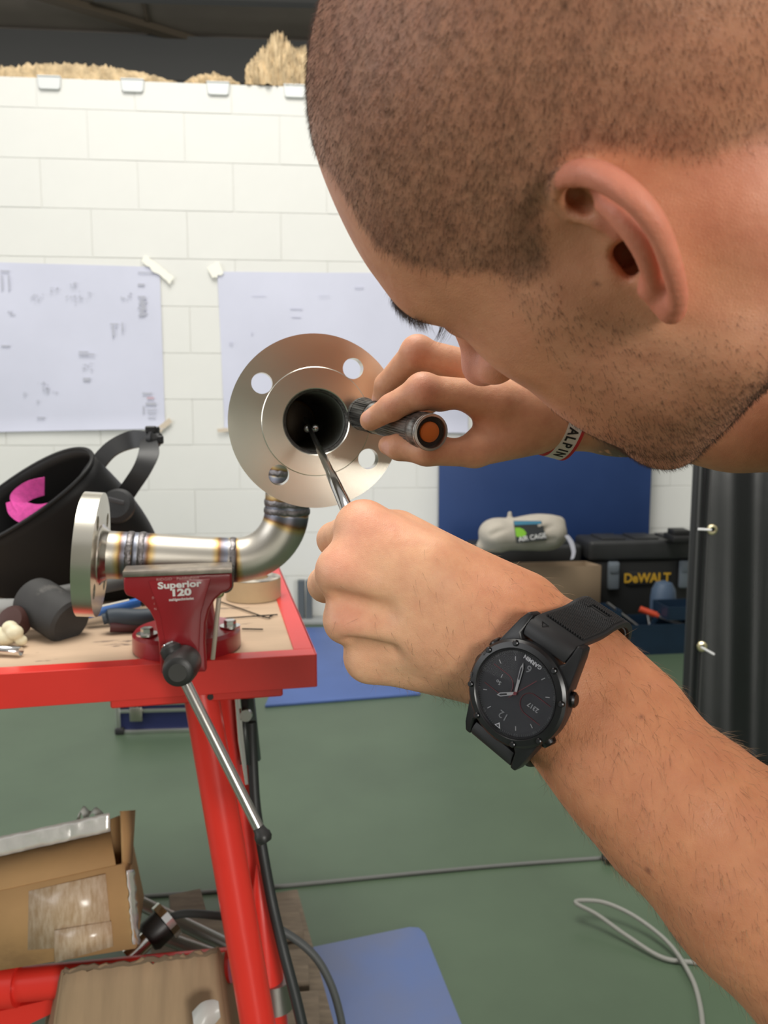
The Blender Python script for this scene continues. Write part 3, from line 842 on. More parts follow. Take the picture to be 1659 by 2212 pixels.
# rubber mallet
hp = BM @ on_bench(108, 1376)
rub = mat('black_rubber', (.030, .029, .028), .7, noise=.3, nscale=20, wear=((.075, .07, .065), 14, .60, (1, 1, 1)))
mal = thing('rubber_mallet', 'black rubber mallet with grey handle lying at the left of the bench', 'mallet', Matrix.Translation(hp))
bpy.context.view_layer.update()
mc = C(112, 1338, 1.125)
axm = cdir(.80, -.34, .42).normalized(); mc.z = BENCH_Z + .0345
b = MB(); b.lathe([(0, -.044), (.028, -.044), (.0325, -.040), (.034, -.032), (.034, .032), (.0325, .040), (.028, .044), (0, .044)], 40, frame(mc, axm.orthogonal(), z=axm)); part(b, 'mallet_head', rub, mal)
b = MB(); b.tube([mc + cdir(-.02, .0, -.01), mc + cdir(-.34, -.012, -.10)], [.0155, .0165], 20); part(b, 'handle', mat('grey_handle', (.26, .26, .25), .55, noise=.2, nscale=20), mal)
b = MB(); b.tube([mc + cdir(.0, .020, -.03), mc + cdir(.16, .048, -.16)], [.012, .011], 16); part(b, 'head_ferrule', mat('dark_grey_handle', (.10, .10, .095), .6), mal)

# blue-handled wire brush and a dark blue gripped tool behind the flange
br = thing('wire_brush', 'bright blue plastic handled brush lying behind the left flange', 'brush', Matrix.Translation(BM @ on_bench(250, 1345)))
bpy.context.view_layer.update()
p0 = C(186, 1327, 1.16); p1 = C(305, 1300, 1.19); p2 = C(352, 1294, 1.20)
F = frame(p0.lerp(p1, .5), p1 - p0, z=(0, 0, 1)); L_ = (p1 - p0).length
b = MB(); b.box((0, 0, 0), (L_, .014, .013), bevel=.004); me_ = b.mesh('x'); b = MB().add(me_, F); part(b, 'handle', mat('bright_blue_plastic', (.035, .16, .52), .35), br)
b = MB(); b.box((-.005, 0, .0068), (L_ * .72, .008, .0015), bevel=.0005); me_ = b.mesh('x'); b = MB().add(me_, F); part(b, 'white_inlay', mat('white_inlay', (.62, .58, .50), .5), br)
b = MB(); b.tube([p1, p2], [.0075, .006], 16); part(b, 'ferrule', blackm, br)
gr = thing('gripped_pliers', 'pliers with dark blue rubber grips behind the vise column', 'pliers', Matrix.Translation(BM @ on_bench(280, 1356)))
bpy.context.view_layer.update()
b = MB(); b.tube(smooth_path([C(222, 1338, 1.13), C(250, 1332, 1.135), C(300, 1334, 1.14), C(345, 1330, 1.15)], 5), [.008] * 3 + [.0125] * 11 + [.010] * 2, 16); part(b, 'grip', mat('dark_blue_rubber', (.022, .035, .050), .6), gr)
b = MB(); b.tube(smooth_path([C(238, 1352, 1.13), C(290, 1352, 1.14), C(345, 1346, 1.15)], 5), .009, 16); part(b, 'grip', mat('dark_red_rubber', (.06, .012, .014), .6), gr)
b = MB(); b.tube([C(345, 1330, 1.15), C(400, 1340, 1.20)], .006, 12); part(b, 'jaws', blackm, gr)

# small things at the left edge of the top
kb = BM @ on_bench(14, 1396)
k_ = thing('burnt_knob', 'cream knob with a brown cap at the left edge of the bench', 'knob', Matrix.Translation(kb))
bpy.context.view_layer.update()
s_ = SDF(); q = kb
for dx, dy, dz, r0 in ((.0, 0, .012, .012), (.014, -.004, .020, .011), (.006, .0, .026, .010), (-.012, 0, .016, .012), (.020, 0, .008, .008)):
    s_.ell((q.x + dx, q.y + dy, q.z + dz), (r0, r0, r0 * .9), None, .003)
cm, _, _ = s_.mesh('knob', .0016, B=14); o = link('cream_body', cm, mat('cream_plastic', (.66, .60, .42), .5)); o.parent = k_; o.matrix_parent_inverse = k_.matrix_world.inverted()
b = MB(); b.lathe([(0, .020), (.016, .018), (.021, .008), (.020, -.008), (.012, -.014), (0, -.014)], 24, frame(q + Vector((-.004, .038, .024)), (1, 0, 0), z=(.3, -.8, .4))); part(b, 'brown_cap', mat('burnt_brown', (.055, .022, .018), .5), k_)
t0_ = BM @ on_bench(-60, 1412); t1_ = BM @ on_bench(46, 1418)
b = MB(); z9 = Vector((0, 0, .0066)); b.tube([t0_ + z9, t1_ + z9], .0062, 24, caps=False); o = b.build('chrome_tube', mat('chrome', (.78, .77, .75), .14, 1.0)); solidify(o, .0012, -1)
tag(o, 'short bright chrome tube at the lower left of the bench top', 'tube')
# masking tape roll
tp = BM @ on_bench(548, 1290)
tr_ = thing('tape_roll', 'cream masking tape roll lying on the bench behind the pipe elbow', 'tape', Matrix.Translation(tp))
b = MB(); b.lathe([(.026, 0), (.046, 0), (.046, .034), (.026, .034), (.026, 0)], 64); part(b, 'tape_winding', mat('masking_tape', (.70, .54, .33), .6, noise=.05, nscale=60), tr_).matrix_parent_inverse = Matrix.Identity(4)
b = MB(); b.lathe([(.0255, .0345), (.0455, .0345), (.0455, .0352), (.0255, .0352)], 64); part(b, 'paper_face', mat('tape_face', (.60, .55, .46), .7, noise=.5, nscale=45, color2=(.16, .15, .14)), tr_).matrix_parent_inverse = Matrix.Identity(4)
# loose thin rods
rodm = mat('thin_rod', (.05, .045, .04), .5, 1.0)
for (a_, b_, lab, bend) in (((470, 1300), (574, 1336), 'thin bent welding rod lying across the bench behind the vise', 1), ((455, 1340), (600, 1330), 'long thin wire lying on the bench right of the vise', 0), ((523, 1361), (568, 1362), 'short thin wire offcut beside the vise base', 0)):
    p = BM @ on_bench(*a_); q = BM @ on_bench(*b_); z9 = Vector((0, 0, .0018))
    pts = [p + z9, p.lerp(q, .5) + z9, q + z9] + ([q + z9 + Vector((.006, .006, 0)), q + z9 + Vector((.010, .016, 0))] if bend else [])
    b = MB(); b.tube(smooth_path(pts, 4), .0011, 8); tag(b.build('welding_rod', rodm), lab, 'wire')
# ---------------------------------------------------------------- things on the floor
def floor_slab(name, px, t, m_, label, cat, z=0.0, rnd=0):
    P = [ground(x, y, z + t) for x, y in px]
    b = MB(); b.prism([(p.x, p.y) for p in P], z + .0005, z + t)
    b.bevel_all(.003, 2)
    return tag(b.build(name, m_), label, cat)
matm = mat('blue_mat', (.105, .155, .33), .5, noise=.25, nscale=5, color2=(.125, .155, .27), bump=.05, bscale=30, wear=((.27, .32, .46), 6, .69, (1, 6, 1)))
floor_slab('floor_mat', [(560, 2068), (884, 2001), (905, 2002), (919, 2015), (1030, 2290), (600, 2340)], .012, matm, 'scuffed blue rubber mat on the floor at the bottom', 'mat')
matf = mat('blue_mat_far', (.075, .135, .36), .5, noise=.15, nscale=3)
floor_slab('floor_mat', [(572, 1523), (908, 1497), (890, 1352), (650, 1355)], .012, matf, 'blue mat on the floor behind the corner of the bench', 'mat')
# grey steel foot of a stand, by the wall
g = ground(668, 1345)
st = thing('stand_foot', 'grey steel stand foot on the floor behind the bench corner', 'stand', Matrix.Translation(g))
dg = mat('grey_steel_paint', (.10, .115, .13), .5); lg = mat('light_grey_paint', (.30, .31, .31), .5)
b = MB(); b.box((-.045, .02, .12), (.035, .05, .24)); b.box((.0, .02, .12), (.03, .05, .24)); part(b, 'upright', dg, st).matrix_parent_inverse = Matrix.Identity(4)
b = MB(); b.box((.02, .0, .0125), (.22, .12, .023), bevel=.004); part(b, 'base_plate', lg, st).matrix_parent_inverse = Matrix.Identity(4)
# blue case with aluminium edges
cs = ground(252, 1586)
CMx = yawm(cs, 4)
case = thing('tool_case', 'dark blue tool case with aluminium edges on the floor under the bench', 'case', CMx)
alum = mat('aluminium', (.62, .62, .62), .35, 1.0); navy = mat('navy_panel', (.012, .018, .085), .5); cornm = mat('black_corner', (.02, .02, .022), .5)
W_, D_, H_ = .44, .30, .125
def cpart(b, nm, m_, par=case):
    o = b.build(nm, m_); o.parent = par; return o
cpart(MB().box((W_ / 2, D_ / 2, H_ / 2), (W_ - .012, D_ - .012, H_ - .012)), 'panel', navy)
for i, (c_, s__) in enumerate((((W_ / 2, .004, H_ - .008), (W_, .016, .018)), ((W_ / 2, .004, .008), (W_, .016, .016)), ((W_ / 2, .004, H_ * .70), (W_, .014, .014)), ((.008, .004, H_ / 2), (.016, .016, H_)), ((W_ - .008, .004, H_ / 2), (.016, .016, H_)), ((.008, D_ / 2, H_ - .008), (.018, D_, .018)), ((W_ - .008, D_ / 2, H_ - .008), (.018, D_, .018)), ((W_ / 2, D_ - .008, H_ - .008), (W_, .018, .018)))):
    cpart(MB().box(c_, s__, bevel=.002), 'edge_rail', alum)
for x, y, z in ((0, 0, 0), (0, 0, H_), (W_, 0, 0), (W_, 0, H_), (0, D_, H_), (W_, D_, H_)):
    cpart(MB().box((x + (.012 if x == 0 else -.012), y + (.006 if y == 0 else -.012), z + (.0125 if z == 0 else -.010)), (.034, .034, .025), bevel=.006), 'corner_cap', cornm)
cpart(MB().box((.075, -.008, H_ * .62), (.045, .012, .052), bevel=.002), 'latch', mat('latch_steel', (.45, .43, .38), .35, 1.0))
# cables
cabm = mat('grey_cable', (.135, .14, .13), .6); cabb = mat('black_cable', (.018, .020, .020), .5); cabl = mat('light_grey_cable', (.25, .25, .225), .6)
def cable(name, px, r, m_, label, n=8, z=None):
    pts = [ground(x, y, r + (z[i] if z else 0)) for i, (x, y) in enumerate(px)]
    return tag(MB().tube(smooth_path(pts, n), r, 10).build(name, m_), label, 'cable')
cable('floor_cable', [(230, 1941), (295, 1937), (470, 1925), (640, 1911), (900, 1886), (1100, 1868), (1302, 1853)], .0050, cabm, 'straight grey power cable running across the green floor')
b = MB(); pA, pB = ground(1302, 1853, .016), ground(1350, 1850, .016); b.tube([pA, pA.lerp(pB, .15), pA.lerp(pB, .2), pB], [.009, .009, .0155, .0155], 16)
tag(b.build('power_connector', mat('black_plug', (.015, .015, .015), .5)), 'black plug at the end of the straight floor cable beside the forearm', 'connector')
cable('floor_cable', [(1640, 2100), (1560, 2086), (1500, 2079), (1430, 2068), (1355, 2022), (1290, 1976), (1244, 1951), (1262, 1945), (1310, 1951), (1375, 1982), (1445, 2038), (1492, 2108), (1512, 2170), (1520, 2240), (1522, 2300)], .0048, cabl, 'light grey cable looped on the floor beside the forearm', 8, [0, 0, 0, .004, .014, .030, .040, .040, .036, .028, .016, .006, 0, 0, 0])
# pallet
plm = mat('weathered_plank', (.20, .155, .110), .85, noise=.35, nscale=14, stretch=(1, 5, 1), bump=.4, bscale=60)
PZ = .115
pal = thing('wooden_pallet', 'weathered wooden pallet on the floor under the bench', 'pallet', Matrix.Translation(ground(560, 2100, 0)))
bpy.context.view_layer.update()
rows_ = [((330, 1985), (640, 1940), (652, 2012)), ((340, 2075), (664, 2046), (684, 2118)), ((330, 2165), (688, 2136), (712, 2222)), ((320, 2290), (716, 2240), (745, 2345))]
for k, (lft, rt, rb_) in enumerate(rows_):
    a_, c_, d_ = ground(*lft, PZ), ground(*rt, PZ), ground(*rb_, PZ)
    ex_ = (c_ - a_); L_ = ex_.length; w__ = (d_ - c_).length
    F = frame(a_, ex_, z=(0, 0, 1))
    b = MB(); b.box((L_ / 2, -w__ / 2, -.011), (L_, w__ * .96, .022), bevel=.002); me_ = b.mesh('x')
    o = part(MB().add(me_, F), 'plank', plm, pal)
for px_, py_ in ((640, 2080), (430, 2080)):
    a_, c_ = ground(px_ - 30, 1960, .05), ground(px_ + 40, 2260, .05)
    F = frame(a_.lerp(c_, .5), c_ - a_, z=(0, 0, 1))
    b = MB(); b.box((0, 0, -.004), ((c_ - a_).length, .07, .084)); me_ = b.mesh('x'); part(MB().add(me_, F), 'bearer', plm, pal)
# two cardboard boxes
card = mat('cardboard', (.46, .27, .115), .8, noise=.12, nscale=8, wear=((.34, .195, .085), 5, .62, (1, 1, 2)))
cardd = mat('cardboard_dull', (.37, .255, .150), .85, noise=.22, nscale=6, stretch=(6, 1, .6))
carde = mat('cardboard_edge', (.17, .12, .075), .9)
foil = mat('silver_tape', (.95, .93, .90), .24, .55, noise=.10, nscale=25, bump=1.0, bscale=28)
clear = mat('clear_tape', (.60, .46, .33), .22, noise=.25, nscale=40, stretch=(4, 1, 1), color2=(.42, .28, .16))
film = mat('plastic_film', (.62, .63, .60), .3, alpha=.75)
def panel(P, m_, name, root, t=.004, nu=1, nv=1, wob=0.0, seed=0, crumple=0.0):
    """thin board through four corners (bl, br, tr, tl)"""
    P = [Vector(p) for p in P]; r = random.Random(seed)
    nn = (P[1] - P[0]).cross(P[3] - P[0]).normalized()
    def fn(u, v): 
        q = P[0].lerp(P[1], u).lerp(P[3].lerp(P[2], u), v)
        e = (r.uniform(-1, 1) * wob * (P[3] - P[0]).normalized()) if v == 1 else Vector()
        return q + e + nn * r.uniform(0, crumple)
    b = MB(); b.grid(fn, nu, nv); o = part(b, name, m_, root); solidify(o, t, 0); return o
d0 = 1.16
bxA = thing('cardboard_box', 'open brown cardboard box with silver tape on its flap under the bench', 'box', Matrix.Translation(C(120, 2060, 1.25)))
bpy.context.view_layer.update()
bl, br_, tr2, tl = C(-90, 2108, 1.12), C(293, 2046, 1.14), C(264, 1866, 1.14), C(-90, 1944, 1.12)
back = cdir(-.026, .0146, -.12); low = Vector((0, 0, -.035))
panel([bl, br_, tr2, tl], card, 'front_wall', bxA); panel([br_, br_ + back, tr2 + back + low, tr2], card, 'side_wall', bxA)
panel([bl + back, br_ + back, tr2 + back + low, tl + back + low], card, 'back_wall', bxA); panel([bl, br_, br_ + back, bl + back], card, 'bottom', bxA)
panel([bl, bl + back, tl + back, tl], card, 'side_wall', bxA)
f0, f1 = tl, C(250, 1869, 1.14); g0, g1 = C(-90, 1870, 1.17), C(238, 1793, 1.19)
panel([f0, f1, g1, g0], card, 'front_flap', bxA)
fl2 = panel([C(-90, 1869, 1.163), C(239, 1795, 1.183), C(237, 1755, 1.186), C(-90, 1826, 1.166)], foil, 'silver_tape', bxA, .0012, 34, 4, 0, 2, .0035)
panel([C(266, 1862, 1.145), C(283, 1868, 1.20), C(290, 1750, 1.22), C(262, 1752, 1.16)], card, 'side_flap', bxA)
panel([C(238, 1868, 1.22), C(272, 1862, 1.235), C(258, 1762, 1.24), C(239, 1770, 1.225)], card, 'back_flap', bxA)
panel([C(276, 1880, 1.134), C(292, 1878, 1.16), C(304, 2040, 1.16), C(291, 2040, 1.134)], foil, 'silver_tape', bxA, .0015, 3, 18, 0, 3, .003)
panel([C(60, 2052, 1.126), C(242, 2040, 1.132), C(228, 1888, 1.132), C(62, 1925, 1.126)], clear, 'clear_tape', bxA, .0008)
panel([C(118, 2080, 1.125), C(245, 2044, 1.131), C(240, 1990, 1.131), C(118, 2010, 1.125)], clear, 'clear_tape', bxA, .0012)
r = random.Random(5)
pts = [C(165 + 18 * k / 4, 1775 - r.uniform(0, 32), 1.20) for k in range(5)]
b = ribbon([C(165, 1790, 1.195), C(176, 1748, 1.20), C(190, 1762, 1.205), C(205, 1750, 1.2), C(225, 1775, 1.195)], [.02, .012, .018, .012, .02], cdir(.1, .4, -.9), .0006); part(b, 'loose_film', film, bxA, 180)
bxB = thing('cardboard_box', 'torn brown cardboard box at the foot of the red leg', 'box', Matrix.Translation(C(300, 2250, 1.12)))
bpy.context.view_layer.update()
bl, br_, tr2, tl = C(90, 2420, 1.085), C(512, 2390, 1.10), C(470, 2056, 1.13), C(138, 2098, 1.11)
panel([bl, br_, tr2, tl], cardd, 'front_wall', bxB, .005, 26, 6, .006, 3)
panel([br_, C(560, 2390, 1.20), C(520, 2080, 1.22), tr2], cardd, 'side_wall', bxB, .005, 8, 6, .008, 4)
panel([bl, C(60, 2420, 1.2), C(112, 2150, 1.22), tl], cardd, 'side_wall', bxB, .005, 8, 4, .005, 5)
b = MB(); b.tube([tl.lerp(tr2, k / 26) + Vector((0, 0, r.uniform(-.003, .003))) for k in range(27)], .0038, 6); part(b, 'torn_edge', carde, bxB, 20)
b = ribbon([C(420, 2230, 1.07), C(440, 2200, 1.075), C(462, 2185, 1.08), C(474, 2180, 1.08)], [.05, .04, .03, .02], cdir(.2, -.9, .3), .0006); part(b, 'loose_film', film, bxB, 180)
# grey tubes, coupling, cables near the pallet
tb_ = mat('grey_tube', (.40, .40, .38), .38, .8)
for (p_, q_, d1, d2, r0, lab) in (((285, 1942), (530, 2062), 1.36, 1.30, .0115, 'grey metal tube leaning between the cardboard boxes, the upper one'), ((340, 2020), (520, 2085), 1.30, 1.24, .0105, 'grey metal tube between the cardboard boxes, the lower one')):
    b = MB(); b.tube([C(*p_, d1), C(*q_, d2)], r0, 24); tag(b.build('metal_tube', tb_), lab, 'tube')
gk = C(318, 2030, 1.22); ax_ = cdir(.62, .48, -.5).normalized()
gri = thing('pipe_coupling', 'black and chrome coupling lying between the cardboard boxes', 'coupling', Matrix.Translation(gk))
b = MB(); b.lathe([(0, -.035), (.014, -.035), (.014, .0), (0, 0)], 24, frame(gk, ax_.orthogonal(), z=ax_)); bpy.context.view_layer.update(); part(b, 'chrome_end', mat('chrome', ), gri)
b = MB(); b.lathe([(0, .0), (.020, .0), (.024, .006), (.024, .030), (0, .030)], 24, frame(gk, ax_.orthogonal(), z=ax_)); part(b, 'black_sleeve', blackm, gri)
b = MB(); b.lathe([(.018, .030), (.030, .031), (.030, .043), (.018, .044), (0, .044)], 16, frame(gk, ax_.orthogonal(), z=ax_)); part(b, 'chrome_ring', mat('chrome', ), gri, 20)
def hcable(name, pts, r, m_, label):
    return tag(MB().tube(smooth_path([C(*p) for p in pts], 8), r, 14).build(name, m_), label, 'cable')
hcable('welding_cable', [(543, 1560, 1.10), (546, 1640, 1.10), (552, 1740, 1.09), (566, 1830, 1.07), (588, 1950, 1.06), (614, 2060, 1.04), (640, 2160, 1.03), (672, 2300, 1.02)], .0072, cabb, 'thick black cable hanging from the clamp behind the red leg')
hcable('hose', [(345, 1992, 1.28), (395, 1974, 1.27), (470, 1978, 1.25), (560, 1990, 1.24), (625, 2020, 1.24), (680, 2066, 1.24), (716, 2130, 1.24), (738, 2210, 1.24), (745, 2290, 1.24)], .0062, mat('grey_hose', (.07, .075, .075), .55), 'grey hose curving from the boxes across the pallet')
# earth clamp hanging behind the leg
clm = mat('clamp_green', (.045, .065, .055), .45)
ek = C(535, 1570, 1.10)
ec_ = thing('earth_clamp', 'dark green earth clamp hanging under the bench corner', 'clamp', Matrix.Translation(ek))
bpy.context.view_layer.update()
panel([C(532, 1640, 1.11), C(562, 1642, 1.11), C(548, 1505, 1.12), C(524, 1505, 1.12)], clm, 'upper_jaw', ec_, .016)
panel([C(520, 1650, 1.095), C(541, 1652, 1.095), C(536, 1510, 1.11), C(520, 1510, 1.11)], mat('clamp_dark', (.03, .035, .033), .4), 'lower_jaw', ec_, .012)
b = MB(); b.tube([C(513, 1508, 1.085), C(521, 1600, 1.085), C(533, 1694, 1.08)], [.004, .0045, .0025], 10); part(b, 'contact_bar', mat('chrome', ), ec_)
b = MB(); b.lathe([(0, -.004), (.008, -.004), (.008, .004), (0, .004)], 16, frame(C(532, 1545, 1.08), (1, 0, 0), z=cdir(0, 0, 1))); part(b, 'pivot_bolt', zincm, ec_)
# ---------------------------------------------------------------- things along the wall on the right
# blue board leaning on the wall
bp_ = mat('blue_board', (.011, .040, .150), .6, noise=.25, nscale=1.2, color2=(.017, .052, .18), wear=((.075, .11, .26), 4, .66, (1, 1, .35)))
pa, pb_ = on_wall(948, 1100, .05), on_wall(1403, 1100, .05); zt = on_wall(1100, 966, .05).z
b = MB(); b.box(((pa.x + pb_.x) / 2, -.045, zt / 2), (pb_.x - pa.x, .03, zt), bevel=.004, rot=None)
tag(b.build('blue_board', bp_, M=WM), 'scuffed dark blue board standing against the wall', 'board')
# tool chest with lettering
blk = mat('black_plastic', (.016, .016, .016), .55, bump=.05, bscale=200); blk2 = mat('dark_grey_plastic', (.035, .036, .037), .5, noise=.3, nscale=6)
lat = mat('grey_latch', (.17, .20, .23), .45); yel = mat('yellow_print', (.62, .36, .03), .55)
def chest(origin, w, d, h, label, deg, latches=True, text=None):
    M = yawm(origin, deg)
    t = thing('tool_chest', label, 'tool box', M)
    def cp(b, nm, m_, par=None):
        o = b.build(nm, m_); o.parent = par or t; return o
    lidh = .11
    cp(MB().box((w / 2, d / 2, (h - lidh) / 2), (w - .05, d - .03, h - lidh), bevel=.015), 'body', blk)
    lid = cp(MB().box((w / 2, d / 2, h - lidh / 2), (w, d, lidh), bevel=.022, seg=3), 'lid', blk2)
    for k in range(3): cp(MB().box((w * (.22 + .28 * k), d / 2, h + .004), (w * .2, d * .7, .010), bevel=.004), 'lid_rib', blk2, lid)
    if latches:
        for fx in (.20, .80):
            lt = cp(MB().box((w * fx, -.004, h - lidh - .075), (.062, .03, .15), bevel=.010), 'latch', lat)
            cp(MB().box((w * fx, -.018, h - lidh - .035), (.050, .015, .05), bevel=.006), 'latch_hook', lat, lt)
    if text:
        bd = cp(MB().box((w * .49, .009, h - lidh - .095), (.215, .012, .075), bevel=.003), 'badge', blk)
        me_ = text_mesh(text, .070, .001, .0022, .92); o = link('lettering', me_, yel); o.parent = bd
        o.matrix_local = Matrix.Translation((w * .49, .0022, h - lidh - .095)) @ XZ
    return t
g1 = ground(1268, 1368)
chest(g1, .66, .26, .50, 'black tool chest with yellow lettering and two latches by the wall', 5, True, 'DeWALT')
g2 = ground(1020, 1363); zt2 = .47
chest(Vector((g2.x, g2.y - .02, 0)), .60, .24, zt2, 'low black tool chest under the beige bag', 5, False)
# black odds on the chest
gq = C(1478, 1163, 4.2)
b = MB(); b.box((gq.x, gq.y, .525), (.17, .16, .036), bevel=.01); b.box((gq.x - .03, gq.y, .555), (.09, .10, .03), bevel=.008)
tag(b.build('power_tool_case', blk), 'small black case lying on the lid of the chest with yellow lettering', 'case')
# beige bag
s_ = SDF(); base = C(1120, 1188, 4.05); bz = zt2 + .012
def bg(px, py): return C(px, py, 4.05)
for px_, py_, rx, rz in ((1080, 1160, .10, .080), (1130, 1155, .13, .085), (1175, 1155, .10, .088), (1160, 1132, .085, .04), (1070, 1150, .075, .06), (1195, 1150, .06, .07)):
    p = bg(px_, py_); s_.ell((p.x, p.y, max(p.z, bz + rz)), (rx, .10, rz), None, .04)
p = bg(1101, 1118); s_.cone((p.x, p.y, p.z - .05), (p.x, p.y, p.z + .022), .012, .011, .012)
for px_, py_, ex2, r9 in ((1120, 1172, .16, .012), (1165, 1140, .05, .010), (1080, 1140, .06, .010), (1190, 1172, .06, .012), (1150, 1182, .14, .008)):
    p = bg(px_, py_) + Vector((0, -.105, 0)); s_.cone((p.x - ex2, p.y, p.z - .02), (p.x + ex2, p.y, p.z + .03), r9, r9 * .6, .02, 'sub')
p = bg(1205, 1127); s_.cone((p.x - .08, p.y, p.z - .02), (p.x + .01, p.y, p.z), .04, .022, .03)
p = bg(1050, 1168); s_.cone((p.x + .05, p.y, p.z), (p.x - .02, p.y, p.z - .03), .06, .03, .03)
cm, V_, _ = s_.mesh('bag', .007, B=12)
bag = link('cloth_bag', cm, mat('beige_canvas', (.50, .455, .385), .9, noise=.12, nscale=14, bump=.5, bscale=25))
tag(bag, 'crumpled beige cloth bag with a black printed label on the low chest', 'bag')
lp_ = bg(1138, 1142); LM = frame(lp_ + Vector((0, -.108, 0)), cdir(1, .08, 0), z=cdir(0, .25, 1))
b = MB(); b.prism([(-.075, -.050), (.075, -.045), (.058, .050), (-.078, .062)], -.006, .003, LM); lab_ = part(b, 'printed_label', mat('label_black', (.012, .016, .018), .6), bag)
b = MB(); b.prism([(-.075, -.018), (-.055, -.024), (-.030, -.020), (-.022, -.006), (-.034, .014), (-.052, .024), (-.076, .026)], .003, .0045, LM); part(b, 'green_print', mat('print_green', (.20, .48, .02), .6), lab_)
b = MB(); b.prism([(-.077, .040), (.056, .034), (.057, .050), (-.078, .060)], .003, .0045, LM); part(b, 'blue_print', mat('print_blue', (.04, .20, .32), .6), lab_)
me_ = text_mesh('AIR CAGE', .034, .0006, .0006, .92); o = part(MB().add(me_, LM @ Matrix.Translation((.004, -.030, .0045)) @ Matrix.Rotation(math.radians(4), 4, 'Z')), 'lettering', mat('print_white', (.62, .62, .60), .6), lab_)
tg_ = [bg(1214, 1150), bg(1224, 1165), bg(1229, 1185), bg(1226, 1200)]
b = ribbon([q + Vector((0, -.10, 0)) for q in tg_], [.02, .024, .022, .018], cdir(.9, .3, 0), .003); part(b, 'white_strap', mat('white_strap', (.60, .60, .68), .7), bag)
# open cardboard box in front of the chests
gA, gB = ground(1105, 1385), ground(1293, 1378)
cb_ = thing('cardboard_box', 'open cardboard box on the floor in front of the tool chests', 'box', Matrix.Translation(gA.lerp(gB, .5)))
bpy.context.view_layer.update()
hb_ = .385; ex_ = (gB - gA); dp = Vector((-.05, .13, 0)); up_ = Vector((0, 0, hb_))
for P, nm in (([gA, gB, gB + up_, gA + up_], 'front_wall'), ([gB, gB + dp, gB + dp + up_, gB + up_], 'side_wall'), ([gA, gA + dp, gA + dp + up_, gA + up_], 'side_wall'), ([gA + dp, gB + dp, gB + dp + up_, gA + dp + up_], 'back_wall'), ([gA, gB, gB + dp, gA + dp], 'bottom')):
    panel([q + Vector((0, 0, .003)) for q in P], mat('plain_cardboard', (.30, .215, .135), .85, noise=.08, nscale=4), nm, cb_, .006)
# blue cantilever tool box with tools
gT = ground(1300, 1418)
TM = yawm(gT, 7)
nb_ = mat('navy_metal', (.010, .030, .062), .5, noise=.2, nscale=8)
tbx = thing('open_tool_box', 'open dark blue metal tool box full of tools on the floor', 'tool box', TM)
def tp_(b, nm, m_=nb_, par=None, ang=35):
    o = b.build(nm, m_, ang=ang); o.parent = par or tbx; return o
def tray(x0, x1, y0, y1, z0, z1, nm):
    b = MB(); t = .004
    b.box(((x0 + x1) / 2, (y0 + y1) / 2, z0 + t / 2), (x1 - x0, y1 - y0, t))
    b.box(((x0 + x1) / 2, y0, (z0 + z1) / 2), (x1 - x0, t, z1 - z0)); b.box(((x0 + x1) / 2, y1, (z0 + z1) / 2), (x1 - x0, t, z1 - z0))
    b.box((x0, (y0 + y1) / 2, (z0 + z1) / 2), (t, y1 - y0, z1 - z0)); b.box((x1, (y0 + y1) / 2, (z0 + z1) / 2), (t, y1 - y0, z1 - z0))
    return tp_(b, nm)
tray(.0, .50, 0, .20, .0, .15, 'lower_tray'); tray(.33, .56, .0, .16, .17, .235, 'upper_tray'); tray(-.02, .10, .02, .18, .16, .22, 'upper_tray')
tp_(MB().box((.31, .08, .16), (.02, .006, .14), rot=(.6, 'Y')), 'hinge_arm'); tp_(MB().box((.07, .02, .15), (.016, .006, .14), rot=(-.7, 'Y')), 'hinge_arm')
toolm = mat('tool_steel', (.30, .30, .30), .4, 1.0); ored = mat('orange_red_grip', (.55, .06, .02), .5)
def tool(name, a_, c_, r0, m_, label, cat, extra=None):
    t = thing(name, label, cat, Matrix.Translation(TM @ Vector(a_))); bpy.context.view_layer.update()
    b = MB(); b.tube([TM @ Vector(a_), TM @ Vector(c_)], r0, 12); part(b, 'shaft', m_, t)
    if extra: extra(t, TM @ Vector(a_), TM @ Vector(c_))
    return t
def headed(t, a_, c_):
    d = (c_ - a_).normalized(); F = frame(c_, d.orthogonal(), z=d); b = MB(); b.box((0, 0, 0), (.05, .022, .022), bevel=.004); me_ = b.mesh('x'); part(MB().add(me_, F), 'head', toolm, t)
def gripped(t, a_, c_):
    b = MB(); b.tube([a_, a_.lerp(c_, .42)], .016, 14); part(b, 'grip', ored, t)
tool('steel_bar', (.06, .10, .24), (.27, .03, .075), .009, toolm, 'long grey steel wrench leaning in the blue tool box', 'wrench', headed)
tool('hammer', (.30, .15, .165), (.30, .10, .06), .012, toolm, 'grey hammer lying in the middle of the blue tool box', 'hammer', headed)
tool('file', (.24, .12, .20), (.44, .04, .13), .010, mat('pale_steel', (.45, .45, .46), .4, .6), 'pale steel file with orange red grip in the blue tool box', 'file', gripped)
tool('small_socket', (.06, .06, .175), (.11, .02, .145), .010, toolm, 'small bright socket at the left end of the blue tool box', 'socket')
g9 = TM @ Vector((.44, .275, 0)); b = MB(); b.lathe([(0, 0), (.060, 0), (.066, .01), (.066, .21), (.060, .26), (.042, .295), (0, .31)], 32, Matrix.Translation((g9.x, g9.y, 0))); tag(b.build('gas_canister', mat('pale_blue_enamel', (.075, .115, .18), .5)), 'pale blue round-topped canister behind the blue tool box', 'canister')
